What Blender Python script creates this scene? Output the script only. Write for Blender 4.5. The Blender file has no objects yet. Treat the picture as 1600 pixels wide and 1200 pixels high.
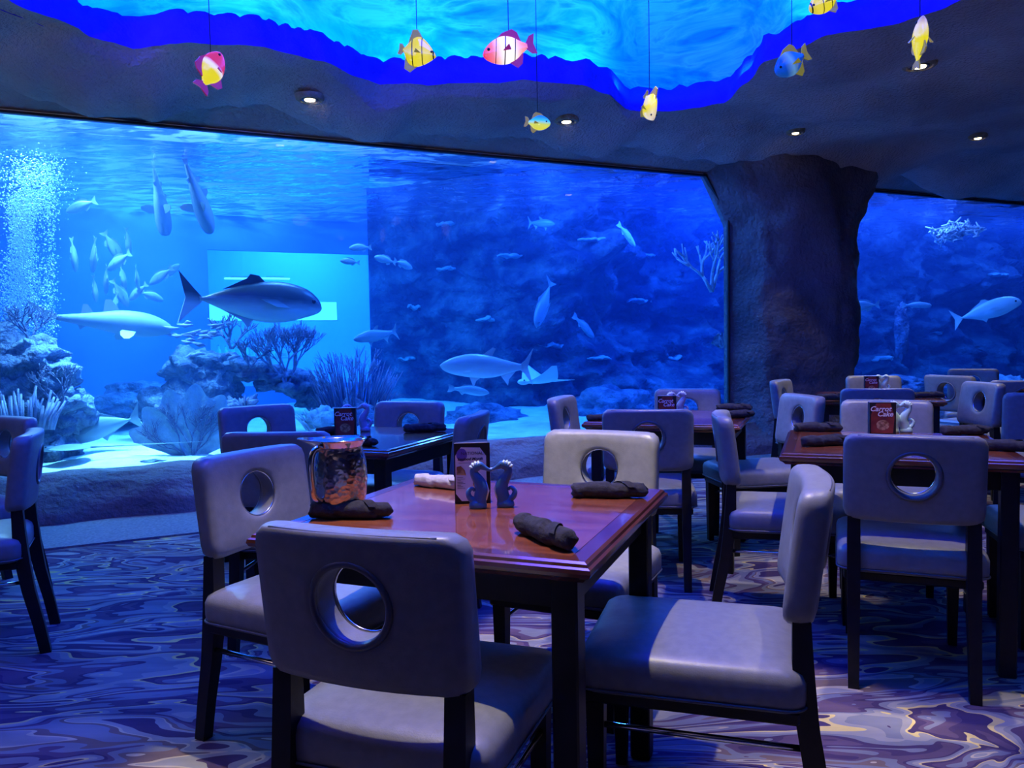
import bpy, bmesh, math, random
from mathutils import Vector, Matrix, noise
from mathutils.bvhtree import BVHTree
from math import sin, cos, pi, radians, sqrt, atan2

random.seed(7)
SC = bpy.context.scene
COL = SC.collection

# ------------------------------------------------------------------ camera
FPX = 1230.0                      # focal length in pixels of the 1600 px wide frame
PITCH, ROLL, EYE = radians(3.0), radians(1.0), 1.17
_F = Vector((0, cos(PITCH), -sin(PITCH)))
_U0 = Vector((0, sin(PITCH), cos(PITCH)))
_R0 = Vector((1, 0, 0))
_R = _R0 * cos(ROLL) - _U0 * sin(ROLL)
_U = _R0 * sin(ROLL) + _U0 * cos(ROLL)
CAM = Vector((0, 0, EYE))
cd = bpy.data.cameras.new('camera'); cam = bpy.data.objects.new('camera', cd); COL.objects.link(cam)
cd.sensor_fit = 'HORIZONTAL'; cd.sensor_width = 36.0; cd.lens = 36.0 * FPX / 1600.0
cd.clip_start = 0.05; cd.clip_end = 100
m3 = Matrix((_R, _U, -_F)).transposed()
cam.matrix_world = Matrix.Translation(CAM) @ m3.to_4x4()
SC.camera = cam

# ------------------------------------------------------------------ colour management, world
vs = SC.view_settings
vs.view_transform = 'Standard'; vs.look = 'None'; vs.gamma = 1.0; vs.exposure = 0.0
vs.use_curve_mapping = False
SC.cycles.max_bounces = 5; SC.cycles.diffuse_bounces = 3; SC.cycles.glossy_bounces = 3
SC.cycles.transparent_max_bounces = 12; SC.cycles.volume_bounces = 0
SC.cycles.use_denoising = True; SC.cycles.adaptive_threshold = .03
SC.cycles.sample_clamp_indirect = 4.0
w = bpy.data.worlds.new('world'); SC.world = w; w.use_nodes = True
w.node_tree.nodes['Background'].inputs[0].default_value = (0.0, 0.0, 0.0, 1)
w.node_tree.nodes['Background'].inputs[1].default_value = 0.0

# wall frame of the aquarium: s runs along the glass, d goes into the water
WA = radians(24.9)
W0 = Vector((-3.37, 5.75)); WU = Vector((cos(WA), sin(WA))); WN = Vector((-sin(WA), cos(WA)))
def WP(s, d, z): 
    p = W0 + WU * s + WN * d
    return Vector((p.x, p.y, z))
def ray(px, py): return _F + _R * ((px - 800) / FPX) - _U * ((py - 600) / FPX)
def at_z(px, py, z):
    r = ray(px, py); return CAM + r * ((z - EYE) / r.z)
def at_y(px, py, y):
    r = ray(px, py); return CAM + r * (y / r.y)
def at_d(px, py, d):              # where the sight line reaches depth d behind the glass
    r = ray(px, py); n = Vector((WN.x, WN.y, 0))
    o = Vector((W0.x, W0.y, 0)) + n * d
    return CAM + r * ((o - CAM).dot(n) / r.dot(n))
def s_of(px, d=0.0):
    p = at_d(px, 560, d); return (Vector((p.x, p.y)) - W0).dot(WU)

# ------------------------------------------------------------------ lights
def area(name, loc, target, size, energy, color, size_y=None, spread=180):
    l = bpy.data.lights.new(name, 'AREA'); l.energy = energy; l.color = color
    l.shape = 'RECTANGLE' if size_y else 'SQUARE'; l.size = size
    if size_y: l.size_y = size_y
    l.spread = radians(spread)
    o = bpy.data.objects.new(name, l); COL.objects.link(o); o.location = loc
    dv = (Vector(target) - Vector(loc)).normalized()
    o.rotation_euler = dv.to_track_quat('-Z', 'Y').to_euler()
    return o
def spot(name, loc, target, energy, color=(1, .84, .50), cone=46, blend=.25, radius=.03):
    l = bpy.data.lights.new(name, 'SPOT'); l.energy = energy; l.color = color
    l.spot_size = radians(cone); l.spot_blend = blend; l.shadow_soft_size = radius
    o = bpy.data.objects.new(name, l); COL.objects.link(o); o.location = loc
    dv = (Vector(target) - Vector(loc)).normalized()
    o.rotation_euler = dv.to_track_quat('-Z', 'Y').to_euler()
    return o
WARM = (1.0, .86, .50)
# halogen downlights in the rock ceiling and up in the cove
spot('spot_main_table', (-.15, 2.15, 3.7), (0.05, 2.0, .7), 450, WARM, 38, .12)
spot('spot_lit_chair', (.05, 1.75, 3.7), (.30, 2.78, .62), 420, WARM, 17, .3)  # extra unseen spot added to brighten the chair facing us
spot('spot_left_carpet', (-1.5, 1.9, 3.7), (-1.25, 1.45, 0), 150, WARM, 34, .9)
spot('spot_right_carpet', (1.55, 2.25, 3.7), (1.35, 1.55, 0), 190, WARM, 32, .3)
spot('spot_right_table', (1.5, 3.0, 3.6), (1.6, 3.2, .7), 260, WARM, 36, .15)
spot('spot_middle_table', (.8, 4.2, 3.6), (.9, 4.3, .7), 230, WARM, 36, .15)
# blue LED floods high in the cove
BLUE = (.02, .012, 1.0)
area('cove_flood', (0.0, 2.9, 4.15), (0.0, 3.1, 0), 1.6, 150, BLUE)
for x_, y_, e_ in ((-3.9, 1.4, 48), (-1.6, -1.6, 8)):   # unseen uplights added out of frame to brighten the ceiling
    area('ceiling_fill', (x_, y_, 2.1), (x_ * .93, y_ + .25, 4), .4, e_, (.95, .78, .85))
# aquarium lamps over the water
AQ = (.10, .27, 1.0)
def aq(s, d, e, sz=.9, col=AQ, spread=180): 
    p = WP(s, d, 3.5); area('aquarium_lamp', p, (p.x, p.y, 0), sz, e, col, None, spread)
aq(.45, 1.15, 340, .6, (.32, .60, 1), 52); aq(s_of(40, 1.75), 1.75, 260, .4, (.28, .6, 1)); aq(2.6, 1.5, 380); aq(1.2, 3.6, 640); aq(4.6, 1.1, 360, .9, (.05, .2, 1)); aq(7.0, 1.2, 650, .9, (.03, .13, 1)); aq(10.3, 1.3, 480, 1.0, (.10, .22, 1)); aq(13.4, 1.3, 420, 1.0, (.08, .2, 1))

# lights added over the pool to brighten the white reflector behind the ripples
for s_, d_, e_ in ((.2, 2.4, 260), (2.4, 2.2, 260), (-1.6, 2.6, 200)):
    p = WP(s_, d_, 3.35); area('ripple_fill', p, (p.x, p.y, 5), .8, e_, (.13, .46, 1.0))
# ------------------------------------------------------------------ helpers
def tag(o, label=None, cat=None, group=None, kind=None):
    if label: o['label'] = label
    if cat: o['category'] = cat
    if group: o['group'] = group
    if kind: o['kind'] = kind
    return o
def empty(name, loc=(0, 0, 0), rz=0.0):
    o = bpy.data.objects.new(name, None); COL.objects.link(o); o.empty_display_size = .05
    o.location = loc; o.rotation_euler = (0, 0, rz); return o
def data(name, v, f, mat=None, smooth=True, recalc=True):
    me = bpy.data.meshes.new(name); me.from_pydata([tuple(p) for p in v], [], f); me.validate()
    if recalc:
        bm = bmesh.new(); bm.from_mesh(me); bmesh.ops.recalc_face_normals(bm, faces=bm.faces); bm.to_mesh(me); bm.free()
    if smooth: me.polygons.foreach_set('use_smooth', [True] * len(me.polygons))
    if mat: me.materials.append(mat)
    me.update(); return me
def put(name, me, parent=None, loc=(0, 0, 0), rot=(0, 0, 0)):
    o = bpy.data.objects.new(name, me); COL.objects.link(o); o.parent = parent
    o.location = loc; o.rotation_euler = rot; return o
def mesh(name, v, f, mat, parent=None, smooth=True, loc=(0, 0, 0), rot=(0, 0, 0), recalc=True):
    return put(name, data(name, v, f, mat, smooth, recalc), parent, loc, rot)
def copy_tree(o, parent=None):
    c = o.copy(); COL.objects.link(c); c.parent = parent
    for ch in list(o.children): copy_tree(ch, c)
    return c
def join(*vf):
    V, Fc = [], []
    for v, f in vf:
        k = len(V); V += [tuple(p) for p in v]; Fc += [tuple(i + k for i in q) for q in f]
    return V, Fc
def xf(vf, M):
    return [M @ Vector(p) for p in vf[0]], vf[1]
def tube(pts, rad, n=8, caps=True, flat=1.0):
    pts = [Vector(p) for p in pts]; V, Fc = [], []
    if not hasattr(rad, '__len__'): rad = [rad] * len(pts)
    up = Vector((0, 0, 1)); 
    t0 = (pts[1] - pts[0]).normalized()
    if abs(t0.dot(up)) > .95: up = Vector((1, 0, 0))
    prev = None
    for i, p in enumerate(pts):
        t = (pts[min(i + 1, len(pts) - 1)] - pts[max(i - 1, 0)]).normalized()
        a = prev - t * prev.dot(t) if prev else up - t * up.dot(t)
        if a.length < 1e-6: a = t.orthogonal()
        a.normalize(); b = t.cross(a); prev = a
        for k in range(n):
            q = 2 * pi * k / n
            V.append(p + a * (cos(q) * rad[i]) + b * (sin(q) * rad[i] * flat))
    for i in range(len(pts) - 1):
        for k in range(n):
            Fc.append((i * n + k, i * n + (k + 1) % n, (i + 1) * n + (k + 1) % n, (i + 1) * n + k))
    if caps:
        Fc.append(tuple(range(n))[::-1]); Fc.append(tuple((len(pts) - 1) * n + k for k in range(n)))
    return V, Fc
def lathe(prof, n=24, closed=False):
    V, Fc = [], []
    for r, z in prof:
        for k in range(n):
            a = 2 * pi * k / n; V.append((r * cos(a), r * sin(a), z))
    for i in range(len(prof) - 1):
        for k in range(n):
            Fc.append((i * n + k, i * n + (k + 1) % n, (i + 1) * n + (k + 1) % n, (i + 1) * n + k))
    if not closed:
        Fc.append(tuple(range(n))[::-1]); Fc.append(tuple((len(prof) - 1) * n + k for k in range(n)))
    return V, Fc
def box(cx, cy, cz, sx, sy, sz, bev=0.0, seg=1):
    bm = bmesh.new(); bmesh.ops.create_cube(bm, size=1.0)
    for v in bm.verts: v.co = Vector((cx + v.co.x * sx, cy + v.co.y * sy, cz + v.co.z * sz))
    if bev: bmesh.ops.bevel(bm, geom=list(bm.edges), offset=bev, segments=seg, profile=.5, affect='EDGES')
    bm.verts.ensure_lookup_table()
    V = [v.co.copy() for v in bm.verts]; Fc = [tuple(v.index for v in f.verts) for f in bm.faces]
    bm.free(); return V, Fc
def prism(poly, th, axis='y'):
    """flat outline in (a,b) given thickness; axis is the thin direction"""
    n = len(poly); V = []
    for s in (-.5, .5):
        for a, b in poly:
            V.append((a, s * th, b) if axis == 'y' else ((a, b, s * th) if axis == 'z' else (s * th, a, b)))
    Fc = [tuple(range(n))[::-1], tuple(range(n, 2 * n))] + [(i, (i + 1) % n, n + (i + 1) % n, n + i) for i in range(n)]
    return V, Fc
def loft(rings, cap=True):
    n = len(rings[0]); V = [p for r in rings for p in r]; Fc = []
    for i in range(len(rings) - 1):
        for k in range(n): Fc.append((i * n + k, i * n + (k + 1) % n, (i + 1) * n + (k + 1) % n, (i + 1) * n + k))
    if cap: Fc.append(tuple(range(n))[::-1]); Fc.append(tuple((len(rings) - 1) * n + k for k in range(n)))
    return V, Fc
def grid(nu, nv, fn):
    V = [fn(i / nu, j / nv) for j in range(nv + 1) for i in range(nu + 1)]
    Fc = [(j * (nu + 1) + i, j * (nu + 1) + i + 1, (j + 1) * (nu + 1) + i + 1, (j + 1) * (nu + 1) + i) for j in range(nv) for i in range(nu)]
    return V, Fc
def fbm(p, sc=1.0, oct=4): return noise.fractal(Vector(p) * sc, 1.0, 2.0, oct)
def sst(a, b, x):
    t = max(0., min(1., (x - a) / (b - a))); return t * t * (3 - 2 * t)
def ico(sub=2, r=1.0):
    bm = bmesh.new(); bmesh.ops.create_icosphere(bm, subdivisions=sub, radius=r)
    V = [v.co.copy() for v in bm.verts]; Fc = [tuple(v.index for v in f.verts) for f in bm.faces]; bm.free(); return V, Fc

# ------------------------------------------------------------------ materials
MATS = {}
def mat(name, color=(.5, .5, .5), rough=.6, metal=0.0, spec=.5, coat=0.0, emit=None, estr=0.0):
    m = bpy.data.materials.new(name); m.use_nodes = True; MATS[name] = m
    b = m.node_tree.nodes['Principled BSDF']
    b.inputs['Base Color'].default_value = (*color, 1); b.inputs['Roughness'].default_value = rough
    b.inputs['Metallic'].default_value = metal; b.inputs['Specular IOR Level'].default_value = spec
    b.inputs['Coat Weight'].default_value = coat; b.inputs['Coat Roughness'].default_value = .06
    if emit: b.inputs['Emission Color'].default_value = (*emit, 1); b.inputs['Emission Strength'].default_value = estr
    return m
def nd(m, t, **kw):
    n = m.node_tree.nodes.new(t)
    for k, v in kw.items():
        if k.startswith('i_'): n.inputs[k[2:].replace('_', ' ')].default_value = v
        else: setattr(n, k, v)
    return n
def ln(m, a, b): m.node_tree.links.new(a, b)
def ramp(m, stops, interp='LINEAR'):
    r = nd(m, 'ShaderNodeValToRGB'); cr = r.color_ramp; cr.interpolation = interp
    while len(cr.elements) > 1: cr.elements.remove(cr.elements[-1])
    cr.elements[0].position = stops[0][0]; cr.elements[0].color = (*stops[0][1], 1)
    for p, c in stops[1:]:
        e = cr.elements.new(p); e.color = (*c, 1)
    return r
def coords(m, which='Object', scale=(1, 1, 1)):
    t = nd(m, 'ShaderNodeTexCoord'); mp = nd(m, 'ShaderNodeMapping'); mp.inputs['Scale'].default_value = scale
    ln(m, t.outputs[which], mp.inputs['Vector']); return mp.outputs['Vector']
def bsdf(m): return m.node_tree.nodes['Principled BSDF']
def noisy(m, c1, c2, scale=8, detail=5, bump=0.0, bscale=None, which='Object', vs_=(1, 1, 1), lo=.35, hi=.65, dist=.02):
    vec = coords(m, which, vs_)
    n = nd(m, 'ShaderNodeTexNoise'); n.inputs['Scale'].default_value = scale; n.inputs['Detail'].default_value = detail
    ln(m, vec, n.inputs['Vector'])
    r = ramp(m, [(lo, c1), (hi, c2)]); ln(m, n.outputs['Fac'], r.inputs['Fac']); ln(m, r.outputs['Color'], bsdf(m).inputs['Base Color'])
    if bump:
        n2 = nd(m, 'ShaderNodeTexNoise'); n2.inputs['Scale'].default_value = bscale or scale * 3; n2.inputs['Detail'].default_value = 6
        ln(m, vec, n2.inputs['Vector'])
        bp = nd(m, 'ShaderNodeBump'); bp.inputs['Strength'].default_value = bump; bp.inputs['Distance'].default_value = dist
        ln(m, n2.outputs['Fac'], bp.inputs['Height']); ln(m, bp.outputs['Normal'], bsdf(m).inputs['Normal'])
    return m

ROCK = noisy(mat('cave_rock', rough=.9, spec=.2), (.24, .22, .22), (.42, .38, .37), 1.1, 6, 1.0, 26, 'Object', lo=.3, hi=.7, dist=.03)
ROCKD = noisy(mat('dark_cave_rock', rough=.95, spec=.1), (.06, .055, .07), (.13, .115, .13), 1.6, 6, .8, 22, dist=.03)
ROCKC = noisy(mat('lit_ceiling_rock', rough=.92, spec=.15), (.32, .28, .28), (.50, .44, .42), 1.2, 7, 1.0, 42, dist=.03)  # cave rock lightened in colour to stand in for light on the ceiling
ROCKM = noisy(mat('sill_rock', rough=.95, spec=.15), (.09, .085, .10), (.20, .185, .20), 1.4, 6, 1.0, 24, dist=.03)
LEATHER = noisy(mat('grey_leather', rough=.40, spec=.5), (.17, .17, .175), (.20, .20, .20), 40, 3, .12, 260, dist=.004)
RIM = mat('leather_rim', (.10, .10, .11), .35)
BLACKWOOD = noisy(mat('black_wood', rough=.45, spec=.35), (.004, .004, .004), (.008, .007, .008), 30, 3)
CHROME = mat('chrome', (.75, .75, .78), .18, 1.0)
CLOTH = noisy(mat('black_napkin_cloth', rough=.95, spec=.1), (.035, .033, .034), (.055, .05, .05), 60, 3, .5, 400, dist=.003)
CLOTHW = noisy(mat('pale_napkin_cloth', rough=.95, spec=.1), (.50, .45, .40), (.60, .55, .5), 60, 3, .5, 400, dist=.003)
BLACK = mat('black_plastic', (.012, .012, .013), .35)
FRAMEM = mat('window_seal', (.008, .009, .012), .5)

# polished table wood
WOOD = mat('table_wood', rough=.22, spec=.5, coat=1.0)
vec = coords(WOOD, 'Object', (1.2, 9, 1.2))
n = nd(WOOD, 'ShaderNodeTexNoise'); n.inputs['Scale'].default_value = 3.2; n.inputs['Detail'].default_value = 6; n.inputs['Distortion'].default_value = 1.2
ln(WOOD, vec, n.inputs['Vector'])
r = ramp(WOOD, [(.25, (.16, .035, .012)), (.5, (.27, .07, .025)), (.75, (.36, .12, .045))]); ln(WOOD, n.outputs['Fac'], r.inputs['Fac']); ln(WOOD, r.outputs['Color'], bsdf(WOOD).inputs['Base Color'])
WOODD = noisy(mat('table_edge_wood', rough=.25, coat=1.0), (.05, .012, .008), (.09, .022, .012), 12, 4)

# carpet: marbled swirls
CARPET = mat('swirl_carpet', rough=1.0, spec=.05)
vec = coords(CARPET, 'Object', (.40, 1.30, 1)); vec.node.inputs['Rotation'].default_value = (0, 0, radians(-9))
n1 = nd(CARPET, 'ShaderNodeTexNoise'); n1.inputs['Scale'].default_value = 1.5; n1.inputs['Detail'].default_value = 2.5
ln(CARPET, vec, n1.inputs['Vector'])
vm = nd(CARPET, 'ShaderNodeVectorMath', operation='SCALE'); vm.inputs['Scale'].default_value = 1.5
ln(CARPET, n1.outputs['Color'], vm.inputs[0])
va = nd(CARPET, 'ShaderNodeVectorMath', operation='ADD'); ln(CARPET, vec, va.inputs[0]); ln(CARPET, vm.outputs[0], va.inputs[1])
n2 = nd(CARPET, 'ShaderNodeTexNoise'); n2.inputs['Scale'].default_value = 1.55; n2.inputs['Detail'].default_value = 2.0; n2.inputs['Distortion'].default_value = 1.5
ln(CARPET, va.outputs[0], n2.inputs['Vector'])
DK, PU, GB, GR, TN, YE, BR = (.045, .030, .07), (.075, .05, .085), (.13, .135, .16), (.20, .195, .185), (.34, .29, .20), (.46, .36, .13), (.12, .085, .08)
r = ramp(CARPET, [(0, PU), (.33, DK), (.365, GR), (.395, TN), (.405, BR), (.425, GB), (.455, PU), (.478, DK), (.495, GB), (.522, GR), (.545, YE), (.553, DK), (.578, PU), (.60, GB), (.632, TN), (.642, GR), (.67, DK), (.71, GB), (.75, YE)], 'CONSTANT')
ln(CARPET, n2.outputs['Fac'], r.inputs['Fac'])
n4 = nd(CARPET, 'ShaderNodeTexNoise'); n4.inputs['Scale'].default_value = 5.0; n4.inputs['Detail'].default_value = 6; ln(CARPET, vec, n4.inputs['Vector'])
r4 = ramp(CARPET, [(.3, (.75, .75, .8)), (.7, (1.5, 1.45, 1.35))]); ln(CARPET, n4.outputs['Fac'], r4.inputs['Fac'])
mm = nd(CARPET, 'ShaderNodeMix', data_type='RGBA', blend_type='MULTIPLY'); mm.inputs['Factor'].default_value = 1
ln(CARPET, r.outputs['Color'], mm.inputs['A']); ln(CARPET, r4.outputs['Color'], mm.inputs['B']); ln(CARPET, mm.outputs['Result'], bsdf(CARPET).inputs['Base Color'])
n3 = nd(CARPET, 'ShaderNodeTexNoise'); n3.inputs['Scale'].default_value = 420
bp = nd(CARPET, 'ShaderNodeBump'); bp.inputs['Strength'].default_value = .6; bp.inputs['Distance'].default_value = .004
ln(CARPET, n3.outputs['Fac'], bp.inputs['Height']); ln(CARPET, bp.outputs['Normal'], bsdf(CARPET).inputs['Normal'])
STRIP = noisy(mat('speckled_floor_border', rough=.9), (.15, .15, .17), (.24, .24, .25), 60, 5, .5, 300)

# cove paint: painted water swirls
COVE = mat('painted_cove', rough=.7, spec=.2)
vec = coords(COVE, 'Object', (.55, .55, 2.2))
n1 = nd(COVE, 'ShaderNodeTexNoise'); n1.inputs['Scale'].default_value = 1.6; n1.inputs['Detail'].default_value = 5; n1.inputs['Distortion'].default_value = 2.5; n1.inputs['Roughness'].default_value = .55
ln(COVE, vec, n1.inputs['Vector'])
r = ramp(COVE, [(.30, (.03, .28, .75)), (.45, (.06, .62, .85)), (.58, (.30, .9, .95)), (.70, (.05, .5, .85))])
ln(COVE, n1.outputs['Fac'], r.inputs['Fac']); ln(COVE, r.outputs['Color'], bsdf(COVE).inputs['Base Color'])
LIP = noisy(mat('blue_lit_lip', rough=.9, spec=.1), (.07, .025, .55), (.10, .04, .7), 6, 4, .6, 40)  # blue light on the neutral rock lip is put into its base colour

# in the tank
SAND = noisy(mat('sand', rough=1, spec=.05), (.62, .60, .54), (.80, .78, .70), 5, 6, .4, 60)
REEF = noisy(mat('reef_rock', rough=1, spec=.1), (.07, .08, .15), (.26, .30, .42), 5, 7, 1.0, 22, lo=.35, hi=.7, dist=.06)
REEFB = noisy(mat('reef_back_wall', rough=1, spec=.05), (.03, .035, .08), (.24, .27, .36), 2.6, 9, 1.0, 9, lo=.42, hi=.80, dist=.14)
CORALP = noisy(mat('purple_sea_fan', rough=.9), (.20, .19, .32), (.30, .30, .46), 9, 4, .4, 60)
CORALB = noisy(mat('blue_grey_coral', rough=.9), (.26, .34, .44), (.45, .55, .62), 9, 5, .5, 50)
CORALD = noisy(mat('dark_coral', rough=.9), (.08, .08, .17), (.18, .18, .30), 9, 5, .6, 50)
CORALW = noisy(mat('white_coral', rough=.9), (.6, .62, .62), (.85, .86, .85), 14, 5, .5, 50)
BACKP = noisy(mat('tank_back_panel', rough=.8), (.16, .22, .62), (.20, .27, .70), 1, 3)
def fishmat(name, back, belly, z0, z1, rough=.35, stripes=None):
    m = mat(name, rough=rough, spec=.6)
    t = nd(m, 'ShaderNodeTexCoord'); sx = nd(m, 'ShaderNodeSeparateXYZ'); ln(m, t.outputs['Object'], sx.inputs[0])
    nz = nd(m, 'ShaderNodeTexNoise'); nz.inputs['Scale'].default_value = 9; nz.inputs['Detail'].default_value = 4
    mp = nd(m, 'ShaderNodeMapping'); mp.inputs['Scale'].default_value = (.6, 1, 3); ln(m, t.outputs['Object'], mp.inputs[0]); ln(m, mp.outputs[0], nz.inputs['Vector'])
    ma = nd(m, 'ShaderNodeMath', operation='MULTIPLY_ADD'); ma.inputs[1].default_value = (z1 - z0) * .5; ln(m, nz.outputs['Fac'], ma.inputs[0]); ln(m, sx.outputs['Z'], ma.inputs[2])
    mr = nd(m, 'ShaderNodeMapRange'); mr.inputs['From Min'].default_value = z0 + (z1 - z0) * .25; mr.inputs['From Max'].default_value = z1 + (z1 - z0) * .25
    ln(m, ma.outputs[0], mr.inputs['Value'])
    r = ramp(m, [(0, belly), (.45, tuple((a * .5 + b * .5) for a, b in zip(back, belly))), (1, back)]); ln(m, mr.outputs[0], r.inputs['Fac'])
    ln(m, r.outputs['Color'], bsdf(m).inputs['Base Color']); return m
JACKM = fishmat('jack_skin', (.025, .025, .04), (.40, .45, .52), -.06, .05)
TARPM = fishmat('tarpon_skin', (.30, .32, .38), (.70, .75, .76), -.08, .04, .25)
GREYF = fishmat('grey_fish_skin', (.18, .23, .29), (.62, .70, .70), -.06, .03)
PALEF = fishmat('pale_fish_skin', (.55, .65, .62), (.85, .9, .85), -.05, .05)
SHARKM = fishmat('shark_skin', (.13, .17, .23), (.26, .31, .36), -.06, .05, .6)
SMALLF = fishmat('school_fish_skin', (.17, .25, .28), (.32, .42, .43), -.03, .03)
FISHD = fishmat('dim_fish_skin', (.20, .22, .28), (.35, .4, .45), -.03, .03)
EYE_M = mat('fish_eye', (.01, .01, .015), .15)
GLASSM = bpy.data.materials.new('acrylic_pane'); GLASSM.use_nodes = True
nt = GLASSM.node_tree; nt.nodes.clear()
out = nt.nodes.new('ShaderNodeOutputMaterial'); mix = nt.nodes.new('ShaderNodeMixShader'); tr = nt.nodes.new('ShaderNodeBsdfTransparent'); gl = nt.nodes.new('ShaderNodeBsdfGlossy')
fr = nt.nodes.new('ShaderNodeFresnel'); fr.inputs['IOR'].default_value = 1.33; gl.inputs['Roughness'].default_value = .01
tr.inputs['Color'].default_value = (.97, .985, 1, 1)
nt.links.new(fr.outputs[0], mix.inputs[0]); nt.links.new(tr.outputs[0], mix.inputs[1]); nt.links.new(gl.outputs[0], mix.inputs[2]); nt.links.new(mix.outputs[0], out.inputs[0])
# water body: absorbs red first, scatters a little
WATER = bpy.data.materials.new('aquarium_water'); WATER.use_nodes = True
nt = WATER.node_tree; nt.nodes.clear()
out = nt.nodes.new('ShaderNodeOutputMaterial'); ab = nt.nodes.new('ShaderNodeVolumeAbsorption'); scn = nt.nodes.new('ShaderNodeVolumeScatter'); ad = nt.nodes.new('ShaderNodeAddShader')
ab.inputs['Color'].default_value = (0.0, .76, .97, 1); ab.inputs['Density'].default_value = .36
scn.inputs['Color'].default_value = (.10, .32, 1, 1); scn.inputs['Density'].default_value = .085; scn.inputs['Anisotropy'].default_value = .3
nt.links.new(ab.outputs[0], ad.inputs[0]); nt.links.new(scn.outputs[0], ad.inputs[1]); nt.links.new(ad.outputs[0], out.inputs['Volume'])
# rippled water surface: wave slopes either mirror the tank or let one look up and out
SURF = bpy.data.materials.new('rippled_surface'); SURF.use_nodes = True
nt = SURF.node_tree; nt.nodes.clear()
out = nt.nodes.new('ShaderNodeOutputMaterial'); mix = nt.nodes.new('ShaderNodeMixShader'); tr = nt.nodes.new('ShaderNodeBsdfTransparent'); gl = nt.nodes.new('ShaderNodeBsdfGlossy')
gl.inputs['Roughness'].default_value = .12; gl.inputs['Color'].default_value = (.8, .9, 1, 1)
vec = coords(SURF, 'Object', (1.0, 2.2, 1))
n1 = nd(SURF, 'ShaderNodeTexNoise'); n1.inputs['Scale'].default_value = 3.2; n1.inputs['Detail'].default_value = 4; n1.inputs['Distortion'].default_value = .8
ln(SURF, vec, n1.inputs['Vector'])
r = ramp(SURF, [(.47, (.12, .12, .12)), (.60, (1, 1, 1))]); ln(SURF, n1.outputs['Fac'], r.inputs['Fac']); ln(SURF, r.outputs['Color'], mix.inputs[0])
bp = nd(SURF, 'ShaderNodeBump'); bp.inputs['Strength'].default_value = .6; bp.inputs['Distance'].default_value = .06
ln(SURF, n1.outputs['Fac'], bp.inputs['Height']); ln(SURF, bp.outputs['Normal'], gl.inputs['Normal'])
ln(SURF, gl.outputs[0], mix.inputs[1]); ln(SURF, tr.outputs[0], mix.inputs[2]); ln(SURF, mix.outputs[0], out.inputs[0])
BUBBLE = mat('bubble', (.85, .95, 1), .15, spec=1.0)
HOOD = mat('pool_white', (.8, .82, .85), .8)

# ------------------------------------------------------------------ setting: floor, walls, windows
Z_SILL, Z_TOP, Z_WATER = .27, 2.86, 3.0
XL, XR, YB = -6.4, 8.6, -2.6
S_A, S_B = -3.5, s_of(1137)          # first window along the wall
S_C, S_D = s_of(1331), 14.0          # second window
def wall_line(off):                  # x -> y on a line parallel to the glass, off metres in front of it
    p = W0 - WN * off
    return lambda x: p.y + (x - p.x) * math.tan(WA)
edge = wall_line(1.32)
fl, ff = grid(60, 2, lambda u, v: (XL + (XR - XL) * u, YB + (edge(XL + (XR - XL) * u) - YB) * v, 0.0))
floor = mesh('floor', fl, ff, CARPET, smooth=False); tag(floor, kind='structure')
st_v, st_f = grid(60, 1, lambda u, v: tuple(WP(-4 + 19 * u, -1.335 + 1.2 * v, .012)))
b_v, b_f = grid(60, 1, lambda u, v: tuple(WP(-4 + 19 * u, -1.335, .012 - .012 * v)))
strip = mesh('trim_1', *join((st_v, st_f), (b_v, b_f)), STRIP, smooth=False); tag(strip, kind='structure')

# rock bench under the windows
def bench(u, v):
    s = -4 + 19 * u
    d0 = -.66 + .10 * fbm((s * .9, 0, 3)); zt = Z_SILL + .015
    path = [(d0, -.02), (d0 + .05, .10), (d0 + .17, .22), (d0 + .33, zt + .02), (-.12, zt + .01), (.02, zt - .01)]
    t = v * (len(path) - 1); i = min(int(t), len(path) - 2); a = t - i
    d = path[i][0] * (1 - a) + path[i + 1][0] * a; z = path[i][1] * (1 - a) + path[i + 1][1] * a
    k = sin(pi * v) ** .6 if v < 1 else 0
    nn = fbm((s, d * 2, z * 2), 2.2, 5)
    d += -.055 * nn * k; z += .04 * fbm((s + 9, d * 2, z), 3.0, 4) * k
    return WP(s, d, z)
bv, bf = grid(380, 22, bench)
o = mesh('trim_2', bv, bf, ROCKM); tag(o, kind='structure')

# pillar between the windows and the chamfered corners
def pillar_ring(z):
    lo = S_B + (0 if z < 2.36 else -(z - 2.36) / (Z_TOP - 2.36) * .30)
    hi = S_C + (0 if z < 2.36 else (z - 2.36) / (Z_TOP - 2.36) * .22)
    base = [(lo, .06), (lo + .0, .0), (lo + .10, -.16), (lo + .19, -.36), (lo + .42, -.52), ((lo + hi) / 2, -.60), (hi - .62, -.56), (hi - .42, -.42), (hi - .20, -.18), (hi, 0), (hi, .06)]
    pts = []
    for i in range(len(base) - 1):
        for k in range(5):
            a = k / 5; pts.append((base[i][0] * (1 - a) + base[i + 1][0] * a, base[i][1] * (1 - a) + base[i + 1][1] * a))
    pts.append(base[-1]); ring_ = []
    for s, d in pts:
        k = sst(.02, -.25, d) if d < 0 else 0
        q = .08 * fbm((s * 1.2, d * 1.2, z * 1.2), 1.3, 5) + .03 * fbm((s, d, z), 6, 3)
        flare = .07 * sst(2.2, 3.0, z) + .12 * sst(.5, 0, z)
        ring_.append(WP(s + .06 * k * fbm((s, 5, z * 1.4), 1.6, 4), d - k * (q + flare), z))
    return ring_
rings = [pillar_ring(-.02 + 3.12 * i / 70) for i in range(71)]
nn_ = len(rings[0]); pv = [p for rg in rings for p in rg]
pf = [(i * nn_ + k, i * nn_ + k + 1, (i + 1) * nn_ + k + 1, (i + 1) * nn_ + k) for i in range(70) for k in range(nn_ - 1)]
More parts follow.
